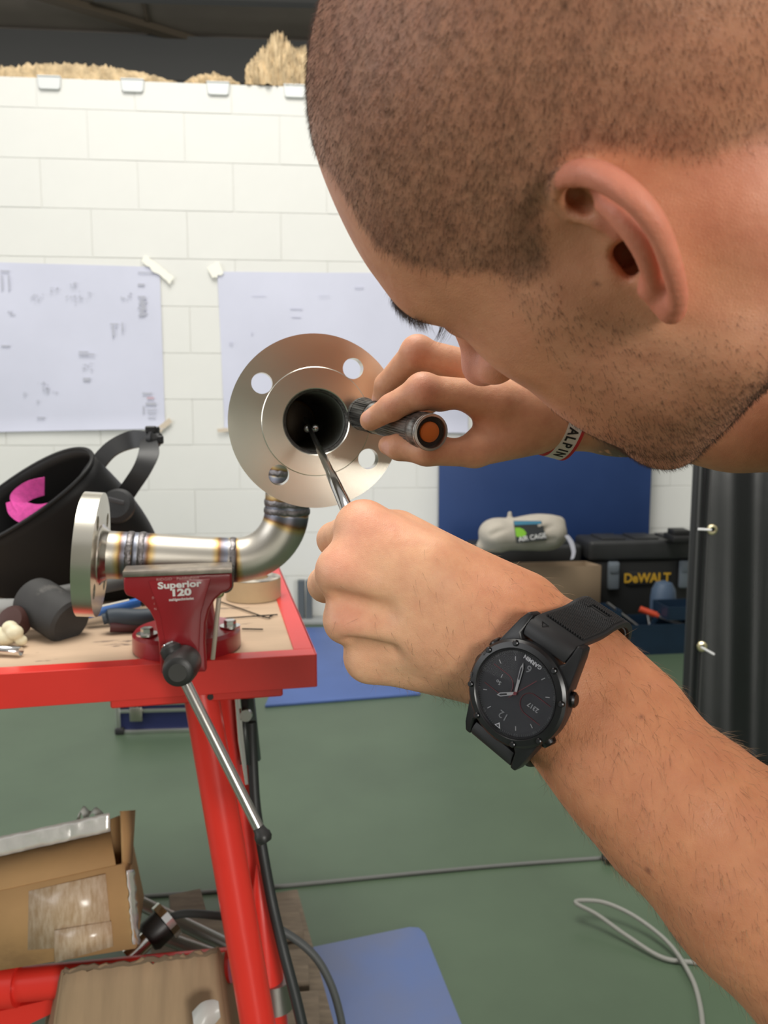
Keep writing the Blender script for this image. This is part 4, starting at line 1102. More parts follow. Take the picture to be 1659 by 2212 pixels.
# black tarpaulin screen on a frame
SY = 2.42
def scr(px, py): return C(px, py, SY)
tarp = mat('black_tarp', (.010, .011, .012), .26, noise=.3, nscale=3, bump=.25, bscale=9)
xs0, xs1 = scr(1512, 1200).x, 1.95
y0_ = scr(1512, 1200).y
screen = thing('tarp_screen', 'glossy black tarpaulin screen on a tube frame behind the man', 'screen', Matrix.Translation((xs0, y0_, 0)))
bpy.context.view_layer.update()
r = random.Random(8); ph = [(r.uniform(0, 6.28), r.uniform(4, 22), r.uniform(.5, 3)) for _ in range(6)]
def fn(u, v):
    x = xs0 + (xs1 - xs0) * u; z = .06 + 1.75 * v
    o_ = sum(math.sin(p + fx * x + fz * z) for p, fx, fz in ph) / 6 * .02 + .008 * math.sin(2 * z + 40 * u)
    return Vector((x, y0_ + o_ * min(1, u * 6), z))
b = MB(); b.grid(fn, 60, 40); o = part(b, 'tarp', tarp, screen, 180); solidify(o, .002, 0)
b = MB(); b.tube([(xs0 - .012, y0_ + .012, .0), (xs0 - .012, y0_ + .012, 1.85)], .017, 20); part(b, 'frame_tube', mat('black_tube', (.020, .021, .022), .35), screen)
b = MB(); b.tube([(xs1, y0_ + .012, .0), (xs1, y0_ + .012, 1.85)], .017, 20); part(b, 'frame_tube', mat('black_tube'), screen)
b = MB(); b.tube([(xs0 - .012, y0_ + .012, 1.84), (xs1, y0_ + .012, 1.84)], .017, 20); part(b, 'frame_tube', mat('black_tube'), screen)
b = MB(); b.tube([(xs0 + .018, y0_ - .004, .06), (xs0 + .018, y0_ - .004, 1.81)], .0035, 8); part(b, 'hem', mat('tarp_hem', (.05, .05, .05), .4), screen)
for py_, dz in ((1142, 0), (1402, 1)):
    p = scr(1533 if not dz else 1524, py_); p.y = y0_ - .008
    b = MB(); b.lathe([(.007, -.002), (.015, -.002), (.0165, 0), (.015, .003), (.010, .0045), (.007, .003), (.007, -.002)], 24, Matrix.Translation(p) @ XZ); gg = part(b, 'grommet', mat('brass_grommet', (.75, .66, .42), .3, 1.0), screen)
    b = MB(); b.tube([p + Vector((-.005, -.006, 0)), p + (Vector((-.045, -.006, .002)) if not dz else Vector((.034, -.010, -.022)))], .0035, 8); part(b, 'cable_tie', mat('white_tie', (.75, .75, .75), .5), gg)
# ---------------------------------------------------------------- the person
RH = np.array([[-.602, -.347, -.719], [-.438, -.610, .661], [-.668, .713, .215]])   # head axes (forward, left, up) in camera space
TH = np.array([.1046, .1295, -.3153])
U_, S_, Vt_ = np.linalg.svd(RH); RH = U_ @ Vt_
def hd(x, y, z): return RH @ np.array([x, y, z]) + TH
def Cc(px, py, d): return np.array([(px - CX) / FPX * d, -(py - CY) / FPX * d, -d])
def hell(s, c, r, k, op='add', R=None):
    Rm = RH if R is None else RH @ R
    s.ell(hd(*c), r, Rm, k, op)

def head_shape(s):
    hell(s, (-.012, 0, .050), (.102, .077, .084), .01)
    hell(s, (.0215, 0, .066), (.0735, .065, .074), .03)
    hell(s, (.050, 0, .040), (.049, .056, .036), .03)
    hell(s, (.030, 0, -.005), (.060, .062, .062), .03)
    for y in (-1, 1):
        s.cone(hd(.030, y * .060, .0), hd(.058, y * .045, -.008), .010, .014, .02)
        s.cone(hd(.000, y * .055, -.010), hd(-.004, y * .054, -.050), .013, .015, .025)
        s.cone(hd(-.004, y * .055, -.050), hd(.056, y * .019, -.090), .015, .014, .022)
        hell(s, (.043, y * .030, -.043), (.034, .024, .038), .02)
        hell(s, (.018, y * .049, -.034), (.027, .0175, .036), .02)
    hell(s, (.047, 0, -.047), (.040, .036, .044), .02)
    hell(s, (.064, 0, -.090), (.017, .021, .014), .015)
    hell(s, (.025, 0, -.066), (.048, .042, .028), .02)
    for y in (-1, 1):
        s.cone(hd(.092, y * .014, .036), hd(.077, y * .045, .034), .0095, .0085, .014)
        hell(s, (.094, y * .033, .013), (.014, .017, .011), .012, 'sub')
        hell(s, (.074, y * .032, .013), (.0125, .0135, .0125), .004)
        # closed, lowered lids
        hell(s, (.0760, y * .032, .0165), (.0125, .0150, .0100), .004)
    s.cone(hd(.092, 0, .026), hd(.107, 0, -.013), .0065, .0090, .010)
    hell(s, (.109, 0, -.014), (.0110, .0105, .0100), .006)
    for y in (-1, 1):
        hell(s, (.097, y * .0115, -.017), (.011, .0070, .0080), .006)
        hell(s, (.101, y * .0065, -.025), (.005, .0035, .004), .003, 'sub')
    hell(s, (.078, 0, -.048), (.013, .024, .0065), .008)
    hell(s, (.075, 0, -.059), (.013, .021, .0075), .008)
    s.cone(hd(.091, -.02, -.054), hd(.091, .02, -.054), .002, .002, .005, 'sub')

EAR0 = np.array([.001, .0725, .003])
def ear_axes(side=1):
    eu = np.array([-.24, .10 * side, .97]); eu /= np.linalg.norm(eu)
    eb = np.array([-.72, .69 * side, 0]); eb -= eu * (eb @ eu); eb /= np.linalg.norm(eb)
    eo = np.cross(eb, eu) * side
    return eb, eu, eo
def ear_pt(px, py, t):
    """ear-plane coordinates (mm) of a place seen at a pixel, t mm proud of the ear plane"""
    eb, eu, eo = [RH @ v for v in ear_axes(1)]
    o = hd(*EAR0) + eo * t * .001
    d = Cc(px, py, 1.0)
    p = d * ((o @ eo) / (d @ eo)) - hd(*EAR0)
    return (p @ eb * 1000, p @ eu * 1000, t)
def ear_deep(px, py, t, mm):
    """ear coordinates of a place mm deeper along the line of sight than ear_pt"""
    eb, eu, eo = [RH @ v for v in ear_axes(1)]
    b_, u_, t_ = ear_pt(px, py, t)
    p = (eb * b_ + eu * u_ + eo * t_) * .001 + hd(*EAR0)
    p = p + p / np.linalg.norm(p) * mm * .001 - hd(*EAR0)
    return (p @ eb * 1000, p @ eu * 1000, p @ eo * 1000)
def ear_shape(s, side=1):
    eb, eu, eo = ear_axes(side)
    o = EAR0 * np.array([1, side, 1])
    def E(q): return hd(*(o + (eb * q[0] + eu * q[1] + eo * q[2]) * .001))
    R = RH @ np.stack([eb, eu, eo], 1)
    P = ear_pt
    def el(c, r, k, op='add'): s.ell(E(c), np.array(r) * .001, R, k * .001, op)
    def ch(pts, rs, k, op='add', kin=1.5, sub=0):
        if sub:
            q = [tuple(v) for v in smooth_path(pts, sub)]; qr = [v[0] for v in smooth_path([(r, 0, 0) for r in rs], sub)]
            pts, rs = q, qr
        s.chain([E(q) for q in pts], [r * .001 for r in rs], k * .001, op, kin=kin * .001)
    # body of the ear, behind the folds
    el(P(1350, 500, -1.2), (11.5, 25, 3.4), 5)
    el(P(1424, 600, -0.3), (7, 15, 3.4), 4)
    # broad smooth fold from the top to the antitragus
    ch([P(1290, 425, 1.5), P(1342, 460, 2.6), P(1384, 516, 3.2), P(1406, 572, 3.0), P(1410, 616, 2.4), P(1396, 624, 2.4)], [3.2, 4.2, 4.1, 3.6, 3.2, 2.8], 4.0, kin=1, sub=3)
    # helix rim, curling down in front into the cheek
    ch([P(1296, 482, 1.6), P(1262, 470, 3.2), P(1228, 456, 4.2), P(1209, 424, 4.6), P(1217, 390, 4.8), P(1248, 374, 5.0), P(1290, 378, 5.0), P(1336, 402, 5.0), P(1382, 440, 4.9), P(1418, 490, 4.6), P(1442, 548, 4.2), P(1458, 602, 3.6), P(1464, 645, 2.6), P(1452, 672, 1.5)],
       [1.6, 2.0, 2.4, 3.0, 3.5, 3.8, 3.9, 3.8, 3.5, 3.3, 3.1, 3.0, 3.0, 3.6], 4.2, kin=1, sub=4)
    # lobe
    el(P(1434, 650, 0.8), (5.2, 7.5, 3.6), 5)
    # hollow under the rim with its crease, concha, canal
    ch([ear_deep(1240, 422, 4.5, -3), ear_deep(1243, 424, 4.5, 9)], [3.3, 3.0], 2.2, 'sub'); ch([ear_deep(1262, 436, 4.5, -3), ear_deep(1264, 440, 4.5, 7)], [2.9, 2.6], 2.4, 'sub')
    ch([P(1276, 462, 4.0), P(1304, 488, 3.2), P(1336, 514, 1.8)], [1.5, 1.0, .8], 1.4, 'sub')
    ch([ear_deep(1351, 550, 2.0, -5), ear_deep(1350, 550, 2.0, 22)], [4.4, 4.4], 3.0, 'sub'); ch([ear_deep(1364, 576, 2.0, -5), ear_deep(1360, 572, 2.0, 14)], [3.9, 3.6], 3.0, 'sub')
    # tragus
    el(P(1326, 596, 2.4), (2.6, 6.0, 2.8), 4)

SL = np.array([.43, -.05, -.10]); SR = np.array([.43, .12, -.44])
def body_shape(s):
    head_shape(s)
    # neck, shoulders, upper trunk
    s.cone(hd(-.030, 0, -.030), hd(-.085, 0, -.125), .055, .054, .025)
    for y in (-1, 1):
        s.cone(hd(-.030, y * .052, -.020), hd(-.055, y * .030, -.135), .013, .013, .02)
    nb = hd(-.085, 0, -.125)
    tr = np.array([.37, .04, -.27])
    s.cone(nb, tr, .056, .075, .03)
    s.cone(tr, SL, .075, .058, .04); s.cone(tr, SR, .075, .058, .04)
    s.cone(tr, np.array([.52, -.10, -.26]), .095, .125, .04)
    # upper arms
    EL = Cc(2224, 2437, .319)
    s.chain([SL, (SL + EL) / 2, EL], [.052, .047, .043], .03, kin=.02)
    # left forearm
    fore = [Cc(1180, 1432, .411), Cc(1245, 1506, .405), Cc(1345, 1625, .392), Cc(1460, 1742, .380), Cc(1650, 1905, .364), Cc(1860, 2095, .346), EL]
    s.chain(fore, [.0255, .0280, .0315, .0385, .0450, .0465, .0430], .02, kin=.012)
    s.cone(Cc(1150, 1480, .405), Cc(1330, 1660, .388), .022, .026, .02)
    s.cone(Cc(1240, 1380, .416), Cc(1380, 1530, .398), .0165, .0195, .02)
    left_hand(s)
    # right arm and hand
    ER = np.array([.385, .064, -.60])
    s.chain([SR, (SR + ER) / 2, ER], [.05, .046, .042], .03, kin=.02)
    s.chain([ER, np.array([.27, .073, -.612]), Cc(1330, 897, .622), Cc(1225, 904, .622)], [.042, .040, .0295, .0228], .02, kin=.012)
    right_hand(s)
    ear_shape(s, 1); ear_shape(s, -1)

def left_hand(s):
    W = Cc(1180, 1432, .411)
    mcp = [Cc(782, 1142, .428), Cc(742, 1236, .420), Cc(755, 1338, .424), Cc(795, 1420, .436)]
    r = [.0128, .0125, .0118, .0108]
    base = [Cc(1120, 1330, .416), Cc(1125, 1375, .408), Cc(1120, 1420, .408), Cc(1105, 1455, .416)]
    rb = [.0165, .0175, .0170, .0150]
    for m, rr, b, q in zip(mcp, r, base, rb):
        s.cone(b, m, q, rr, .012)
    # palm side and heel of the hand
    s.cone(Cc(1120, 1400, .43), Cc(820, 1290, .452), .020, .017, .02)
    s.cone(Cc(1100, 1450, .428), Cc(830, 1400, .452), .017, .015, .02)
    s.cone(W, Cc(1120, 1390, .415), .025, .0205, .02)
    # fingers folded away from the viewer
    F = [[mcp[0], Cc(722, 1165, .468), Cc(782, 1190, .490), Cc(815, 1205, .478)],
         [mcp[1], Cc(704, 1262, .462), Cc(775, 1278, .490), Cc(815, 1285, .474)],
         [mcp[2], Cc(742, 1345, .468), Cc(800, 1350, .492), Cc(835, 1350, .475)],
         [mcp[3], Cc(785, 1424, .472), Cc(830, 1422, .490), Cc(855, 1415, .475)]]
    FR = [[.0122, .0098, .0085, .0078], [.0122, .0102, .0088, .0080], [.0114, .0094, .0082, .0075], [.0102, .0084, .0072, .0066]]
    for f, q in zip(F, FR): s.chain(f, q, .006, kin=.003)
    for m, q in zip(mcp, (.0112, .0118, .0105, .0092)): s.ell(m + np.array([.002, .0005, .002]), (q, q, q), None, .012)
    # thumb along the index side, pressing on the folded index finger
    s.chain([Cc(1130, 1330, .432), Cc(960, 1220, .468), Cc(830, 1170, .497), Cc(745, 1165, .497)], [.0175, .0135, .0110, .0092], .015, kin=.004)
    s.cone(Cc(1120, 1306, .425), Cc(860, 1155, .443), .0170, .0138, .012)
    # full back of the hand, faint hollows and tendons
    s.cone(Cc(1090, 1345, .408), Cc(835, 1225, .420), .0185, .0150, .016)
    s.cone(Cc(1090, 1420, .408), Cc(845, 1340, .424), .0180, .0145, .016)
    s.cone(Cc(930, 1225, .416), Cc(806, 1188, .421), .0150, .0118, .014)
    for a, b in ((1, 2), (2, 3)):
        m = (mcp[a] + mcp[b]) / 2 + np.array([-.003, 0, .0132]); e = (base[a] + base[b]) / 2 + np.array([0, 0, .022])
        s.cone(m, m * .75 + e * .25, .0012, .0006, .014, 'sub')
    for j, f in ((0, .30), (1, .15)):
        m, b = mcp[j], base[j]
        s.cone(m + np.array([.003, 0, .0100]), m * (1 - f) + b * f + np.array([0, 0, .0130]), .0024, .0010, .012)

def right_hand(s):
    W = Cc(1225, 904, .622)
    idx = [Cc(1072, 868, .580), Cc(912, 846, .562), Cc(846, 880, .572), Cc(800, 908, .588)]
    mid = [Cc(1085, 815, .612), Cc(900, 764, .605), Cc(836, 832, .632), Cc(822, 872, .645)]
    rng = [Cc(1098, 812, .640), Cc(935, 790, .652), Cc(872, 845, .655), Cc(856, 880, .648)]
    pky = [Cc(1110, 830, .665), Cc(985, 830, .682), Cc(930, 870, .675), Cc(905, 895, .660)]
    for f, q in ((idx, (.0148, .0120, .0096, .0078)), (mid, (.0142, .0122, .0098, .0080)),
                 (rng, (.0135, .0112, .0090, .0076)), (pky, (.0120, .0095, .0080, .0068))):
        s.cone(W + (f[0] - W) * .25, f[0], .0185, q[0], .014)
        s.chain(f, q, .006, kin=.003)
    s.ell(idx[1] + np.array([.001, .001, .001]), (.0124, .0122, .0122), None, .004)
    s.ell(mid[1] + np.array([.001, .002, .001]), (.0122, .0122, .0122), None, .004)
    # thumb
    th = [Cc(1148, 930, .605), Cc(1025, 968, .578), Cc(922, 974, .570), Cc(862, 966, .580), Cc(838, 962, .586)]
    s.chain(th, [.0190, .0138, .0104, .0092, .0072], .014, kin=.004)
    s.cone(W, Cc(1120, 880, .600), .0215, .021, .014)
    s.cone(Cc(1140, 890, .598), Cc(1060, 905, .590), .018, .0085, .014)
    # web between thumb and index, as a curved hollow
    s.cone(Cc(982, 916, .55), Cc(982, 916, .62), .0098, .0098, .006, 'sub')
HAIR_POLY = [(-.14, -.035), (-.06, -.017), (-.042, -.001), (-.0307, .0058), (-.0231, .0173), (-.0156, .0291), (-.0083, .034), (.0067, .028), (.016, .0183), (.0215, .0105), (.0336, .013), (.0410, .0243), (.0547, .0352), (.0669, .0484), (.0740, .062), (.0712, .0795), (.0707, .0896), (.080, .106), (.09, .2), (-.14, .2)]
BEARD_POLY = [(.0410, .022), (.0225, .010), (.0205, -.004), (.004, -.030), (-.008, -.036), (-.020, -.043), (-.040, -.058), (-.030, -.090), (.03, -.105), (.06, -.125), (.10, -.12), (.11, -.05), (.095, -.030), (.078, -.040), (.064, -.036), (.052, -.022), (.046, -.002)]
def poly_sd(poly, x, z):
    """signed distance to a polygon in the head's side view, positive inside"""
    P = np.array(poly); Q = np.roll(P, -1, 0)
    d2 = np.full(x.shape, 1e9); ins = np.zeros(x.shape, bool)
    for (x0, z0), (x1, z1) in zip(P, Q):
        ex, ez = x1 - x0, z1 - z0
        t = np.clip(((x - x0) * ex + (z - z0) * ez) / (ex * ex + ez * ez), 0, 1)
        d2 = np.minimum(d2, (x - x0 - t * ex) ** 2 + (z - z0 - t * ez) ** 2)
        c = ((z0 > z) != (z1 > z)) & (x < (x1 - x0) * (z - z0) / (z1 - z0 + 1e-12) + x0)
        ins ^= c
    return np.sqrt(d2) * np.where(ins, 1, -1)
def smooth01(a, lo, hi):
    t = np.clip((a - lo) / (hi - lo), 0, 1); return t * t * (3 - 2 * t)
def vnoise(X, f, seed=0):
    r = np.random.default_rng(seed); out = np.zeros(len(X))
    for i in range(5):
        k = r.normal(0, 1, 3); k *= f * (1 + .5 * i) / np.linalg.norm(k)
        out += np.sin(X @ k + r.uniform(0, 6.28)) * np.cos(X @ np.roll(k, 1) * 1.3 + r.uniform(0, 6.28))
    return out / 3

def make_skin():
    m = bpy.data.materials.new('skin'); m.use_nodes = True
    nt = m.node_tree; N = nt.nodes; L = nt.links; b = N['Principled BSDF']
    at = N.new('ShaderNodeVertexColor'); at.layer_name = 'Col'
    tc = N.new('ShaderNodeTexCoord')
    n1 = N.new('ShaderNodeTexNoise'); n1.inputs['Scale'].default_value = 70; n1.inputs['Detail'].default_value = 5; n1.inputs['Roughness'].default_value = .65
    L.new(tc.outputs['Object'], n1.inputs['Vector'])
    mr = N.new('ShaderNodeMapRange'); mr.inputs[1].default_value = .3; mr.inputs[2].default_value = .7; mr.inputs[3].default_value = .86; mr.inputs[4].default_value = 1.10
    L.new(n1.outputs['Fac'], mr.inputs[0])
    mx = N.new('ShaderNodeVectorMath'); mx.operation = 'MULTIPLY'
    cb = N.new('ShaderNodeCombineXYZ')
    p_ = N.new('ShaderNodeMath'); p_.operation = 'POWER'; p_.inputs[1].default_value = .6
    L.new(mr.outputs[0], p_.inputs[0]); L.new(p_.outputs[0], cb.inputs[0]); L.new(mr.outputs[0], cb.inputs[1]); L.new(mr.outputs[0], cb.inputs[2])
    L.new(at.outputs['Color'], mx.inputs[0]); L.new(cb.outputs[0], mx.inputs[1])
    L.new(mx.outputs[0], b.inputs['Base Color'])
    b.inputs['Roughness'].default_value = .50
    b.inputs['Specular IOR Level'].default_value = .38
    b.inputs['Subsurface Weight'].default_value = .22
    b.inputs['Subsurface Radius'].default_value = (.0040, .0014, .0007)
    b.inputs['Subsurface Scale'].default_value = 1.0
    v = N.new('ShaderNodeTexVoronoi'); v.inputs['Scale'].default_value = 950; v.feature = 'DISTANCE_TO_EDGE'
    n2 = N.new('ShaderNodeTexNoise'); n2.inputs['Scale'].default_value = 160; n2.inputs['Detail'].default_value = 4
    L.new(tc.outputs['Object'], v.inputs['Vector']); L.new(tc.outputs['Object'], n2.inputs['Vector'])
    ad = N.new('ShaderNodeMath'); ad.operation = 'MULTIPLY_ADD'; ad.inputs[1].default_value = .35
    L.new(v.outputs['Distance'], ad.inputs[0]); L.new(n2.outputs['Fac'], ad.inputs[2])
    bp = N.new('ShaderNodeBump'); bp.inputs['Strength'].default_value = .38; bp.inputs['Distance'].default_value = .0012
    L.new(ad.outputs[0], bp.inputs['Height']); L.new(bp.outputs[0], b.inputs['Normal'])
    return m

def strands(name, P, D, L, r, m, parent, nseg=1, bend=None):
    """short tapering hairs: roots P, directions D, lengths L, root radius r"""
    n = len(P)
    D = D / np.linalg.norm(D, axis=1, keepdims=True)
    ref = np.where(np.abs(D[:, :1]) < .9, np.array([[1., 0, 0]]), np.array([[0, 1., 0]]))
    u = np.cross(D, ref); u /= np.linalg.norm(u, axis=1, keepdims=True); w = np.cross(D, u)
    rings = []
    for sgm in range(nseg):
        t = sgm / nseg
        c = P + D * (L * t)[:, None]
        if bend is not None: c = c + bend * (L * t * t)[:, None]
        rr = r * (1 - t) ** .6
        for k in range(3):
            a = k * 2 * math.pi / 3
            rings.append(c + (u * math.cos(a) + w * math.sin(a)) * (rr if np.isscalar(rr) else rr[:, None]))
    tip = P + D * L[:, None]
    if bend is not None: tip = tip + bend * L[:, None]
    V = np.stack(rings + [tip], 1); nv = V.shape[1]
    F = []
    for sgm in range(nseg - 1):
        for k in range(3):
            a, b_ = sgm * 3 + k, sgm * 3 + (k + 1) % 3
            F += [(a, b_, b_ + 3), (a, b_ + 3, a + 3)]
    q = (nseg - 1) * 3
    for k in range(3): F.append((q + k, q + (k + 1) % 3, nv - 1))
    F = np.array(F)
    idx = (np.arange(n)[:, None, None] * nv + F[None]).reshape(-1, 3)
    me = bpy.data.meshes.new(name)
    me.vertices.add(n * nv); me.vertices.foreach_set('co', V.reshape(-1).astype(np.float32))
    me.loops.add(idx.size); me.loops.foreach_set('vertex_index', idx.reshape(-1).astype(np.int32))
    me.polygons.add(len(idx))
    me.polygons.foreach_set('loop_start', np.arange(0, idx.size, 3, dtype=np.int32))
    me.polygons.foreach_set('loop_total', np.full(len(idx), 3, np.int32))
    me.polygons.foreach_set('use_smooth', np.ones(len(idx), bool))
    me.update(calc_edges=True)
    o = link(name, me, m, parent); o['kind'] = 'stuff'
    return o

def build_person():
    rg = np.random.default_rng(7)
    s = SDF(); body_shape(s)
    me, V, Q = s.mesh('person', BODY_RES)
    H = (V - TH) @ RH                                  # head-local coordinates of every vertex
    hx, hy, hz = H.T
    on_head = (np.abs(hy) < .11) & (hx > -.14) & (hx < .14) & (hz > -.14) & (V[:, 2] > -.48)
    sdh = poly_sd(HAIR_POLY, hx, hz) + vnoise(H, 500, 1) * .0012
    eb, eu, eo = ear_axes(1)
    ec = (H * np.array([1, 1, 1]) - EAR0)
    inear = smooth01(np.abs(hy) - np.clip(hz - .012, 0, 1) * .28, .0760, .0785) * (np.hypot((hx + .012) / .032, (hz - .003) / .042) < 1)
    hair = smooth01(sdh, -.001, .006) * on_head * (1 - inear)
    beard = smooth01(poly_sd(BEARD_POLY, hx, hz) + vnoise(H, 400, 2) * .002, -.003, .008) * on_head * (1 - inear)
    chinw = smooth01(-hz, .045, .085)
    col = np.tile(np.array([.650, .290, .165]), (len(V), 1))
    # arms and hands: tan forearms, shade also put into the colour; paler hands
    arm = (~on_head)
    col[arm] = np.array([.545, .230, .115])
    fist = smooth01(-V[:, 0], -.085, .0) * smooth01(-V[:, 1], -.02, .005) * smooth01(V[:, 2], -.56, -.50) * arm
    col = col * (1 - fist[:, None]) + np.array([.720, .395, .235]) * fist[:, None]
    rh = smooth01(-V[:, 0], -.30, -.16) * smooth01(-V[:, 2], .50, .54)
    col = col * (1 - rh[:, None]) + np.array([.690, .350, .205]) * rh[:, None]
    def blend(w, c):
        nonlocal col
        col = col * (1 - w[:, None]) + np.array(c) * w[:, None]
    blot = vnoise(V, 140, 3)
    blend(np.clip(blot, 0, 1) * .25 * arm, (.60, .25, .15))
    blend(np.clip(vnoise(V, 90, 9), 0, 1) * .30 * on_head, (.60, .25, .15))
    # redder ear, cheek behind it, nose, knuckles
    blend(inear * .85, (.690, .245, .160))
    back = smooth01(-hx, .015, .035) * smooth01(.02 - hz, 0, .02) * on_head * (1 - hair)
    blend(back * .65, (.670, .250, .155))
    nose = np.exp(-((hx - .112) ** 2 + hy ** 2 + (hz + .012) ** 2) / .018 ** 2) * on_head
    blend(np.clip(nose * 1.3, 0, 1) * .7, (.62, .26, .205))
    for kp, rr in ((Cc(912, 840, .552), .010), (Cc(900, 758, .598), .010), (Cc(846, 876, .566), .007), (Cc(742, 1225, .408), .012), (Cc(782, 1135, .416), .012), (Cc(755, 1338, .413), .010), (Cc(840, 1165, .420), .014)):
        w = np.exp(-((V - kp) ** 2).sum(1) / rr ** 2); blend(w * .55, (.70, .28, .20))
    # nails
    for kp, dr in ((Cc(792, 897, .580), .0052), (Cc(808, 868, .638), .005), (Cc(834, 968, .578), .0052)):
        w = smooth01(dr - np.sqrt(((V - kp) ** 2).sum(1)), -.001, .001); blend(w * .6, (.74, .40, .32))
    # stubble tint on the scalp and jaw
    fade = 1 - .45 * smooth01(-hx, .015, .06) * smooth01(.075 - hz, 0, .05)
    patch = .80 + .16 * vnoise(H, 260, 5) + .10 * vnoise(H, 900, 6)
    blend(np.clip(hair * fade * patch, 0, 1) * .80, (.215, .105, .066))
    temple_highlight = np.exp(-(((hx - .062) / .018) ** 2 + ((hz - .100) / .026) ** 2)) * on_head
    blend(np.clip(temple_highlight * .5, 0, 1), (.62, .33, .23))  # pale highlight at the temple, painted into the skin colour
    blend(beard * (.18 + .36 * chinw), (.230, .130, .090))
    lips = np.exp(-(((hx - .088) / .008) ** 2 + ((hz + .054) / .011) ** 2 + (hy / .022) ** 2)) * on_head
    blend(np.clip(lips, 0, 1) * .6, (.52, .20, .16))
    # small moles
    for kp, rr in ((Cc(1330, 716, .293), .0008), (Cc(1290, 614, .285), .0009), (Cc(1385, 1545, .355), .0011), (Cc(1400, 1880, .345), .0014)):
        j = np.argmin(((V / -V[:, 2:3] - kp / -kp[2]) ** 2).sum(1) + (V[:, 2] < kp[2] - .05) * 9)
        w = np.exp(-((V - V[j]) ** 2).sum(1) / rr ** 2); blend(np.clip(w * 1.3, 0, 1) * .7, (.16, .06, .04))
    # dark tattoo on the right forearm
    tq = V - Cc(1385, 958, .585)
    tat = np.exp(-((tq[:, 0] / .028) ** 2 + (tq[:, 1] / .020) ** 2) ** 2) * (V[:, 2] < -.52) * smooth01(vnoise(V, 260, 8) + .75, 0, .25)
    blend(np.clip(tat, 0, 1) * .85, (.055, .065, .055))
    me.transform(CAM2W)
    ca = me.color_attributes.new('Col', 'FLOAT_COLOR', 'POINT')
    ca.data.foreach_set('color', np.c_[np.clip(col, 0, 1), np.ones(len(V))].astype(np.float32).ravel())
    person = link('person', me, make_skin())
    tag(person, 'man with buzz cut and stubble bending forward to peer into the pipe flange', 'person')
    # ---- hairs
    n = np.zeros(len(me.vertices) * 3, np.float32); me.vertices.foreach_get('normal', n); Nw = n.reshape(-1, 3).astype(float)
    CW = np.array(CAM2W)[:3, :3]
    Vw = V @ CW.T + np.array(CAM2W)[:3, 3]
    A = V[Q]; area = np.linalg.norm(np.cross(A[:, 2] - A[:, 0], A[:, 3] - A[:, 1]), axis=1) * .5
    def sample(dens, count):
        w = area * dens[Q].mean(1); w = w / w.sum()
        f = rg.choice(len(Q), count, p=w)
        u, v = rg.random(count)[:, None], rg.random(count)[:, None]
        q = Q[f]
        def mixv(B): return (B[q[:, 0]] * (1 - u) + B[q[:, 1]] * u) * (1 - v) + (B[q[:, 3]] * (1 - u) + B[q[:, 2]] * u) * v
        p, nn, h = mixv(Vw), mixv(Nw), mixv(H)
        return p, nn / np.linalg.norm(nn, axis=1, keepdims=True), h
    HW = CW @ RH                                        # head axes -> world
    hairm = mat('hair', (.125, .062, .040), .55)
    stub = mat('beard_hair', (.060, .034, .024), .55)
    # buzz cut
    p, nn, h = sample(hair * fade * (.75 + .25 * vnoise(H, 300, 5)), 62000)
    crown = np.array([-.075, 0, .10])
    fl = (h - crown); fl[:, 2] -= .03; fl = fl @ HW.T; fl -= nn * (fl * nn).sum(1)[:, None]; fl /= np.linalg.norm(fl, axis=1, keepdims=True)
    d = nn * .45 + fl * 1.0 + rg.normal(0, .22, p.shape)
    strands('hair', p - nn * .0002, d, rg.uniform(.0020, .0042, len(p)), .000062, hairm, person)
    # beard stubble
    p, nn, h = sample(beard * (.22 + 1.0 * chinw + .40 * smooth01(hz, -.03, .02) * smooth01(.05 - hx, 0, .02)), 14000)
    g = np.tile(HW @ np.array([.15, .0, -1.0]), (len(p), 1)); g -= nn * (g * nn).sum(1)[:, None]
    d = nn * .50 + g * .95 + rg.normal(0, .20, p.shape)
    strands('beard_stubble', p - nn * .0002, d, rg.uniform(.0018, .0040, len(p)), .000080, stub, person)
    # eyebrows and eyelashes
    bz = .0385 - smooth01(np.abs(hy), .030, .054) * .010
    browm = np.exp(-((hz - bz) / .0032) ** 2) * smooth01(np.abs(hy), .008, .014) * smooth01(.056 - np.abs(hy), 0, .006) * (hx > .06) * on_head
    p, nn, h = sample(browm, 1500)
    t = np.c_[-.35 * np.ones(len(p)), np.sign(h[:, 1]) * .8, -.25 * np.ones(len(p))] @ HW.T
    d = nn * .35 + t * 1.0 + rg.normal(0, .18, p.shape)
    strands('eyebrow', p - nn * .0002, d, rg.uniform(.004, .0075, len(p)), .000075, stub, person, nseg=2, bend=np.tile(HW @ np.array([0, 0, -.25]), (len(p), 1)))
    lp, ld = [], []
    for side in (-1, 1):
        for i in range(42):
            a = -1 + 2 * i / 41
            base = np.array([.0895 - .006 * a * a - .004 * a * 1.0, side * (.034 + .0125 * a), .0190 - .002 * a * a])
            lp.append(base + rg.normal(0, .0004, 3))
            ld.append(np.array([.75, side * (.15 + .45 * a), -.55 + rg.normal(0, .12)]))
    lp = np.array(lp) @ HW.T + (CW @ TH + np.array(CAM2W)[:3, 3]); ld = np.array(ld) @ HW.T
    strands('eyelashes', lp, ld, rg.uniform(.0075, .0110, len(lp)), .00008, stub, person, nseg=3, bend=np.tile(HW @ np.array([.05, 0, .22]), (len(lp), 1)))
    # fine arm hair
    ax = (Cc(1650, 1905, .364) - Cc(1180, 1432, .411)); ax /= np.linalg.norm(ax)
    along = (V - Cc(1180, 1432, .411)) @ ax
    la = arm * (V[:, 1] < .0) * (V[:, 0] < .30) * (V[:, 2] > -.47)
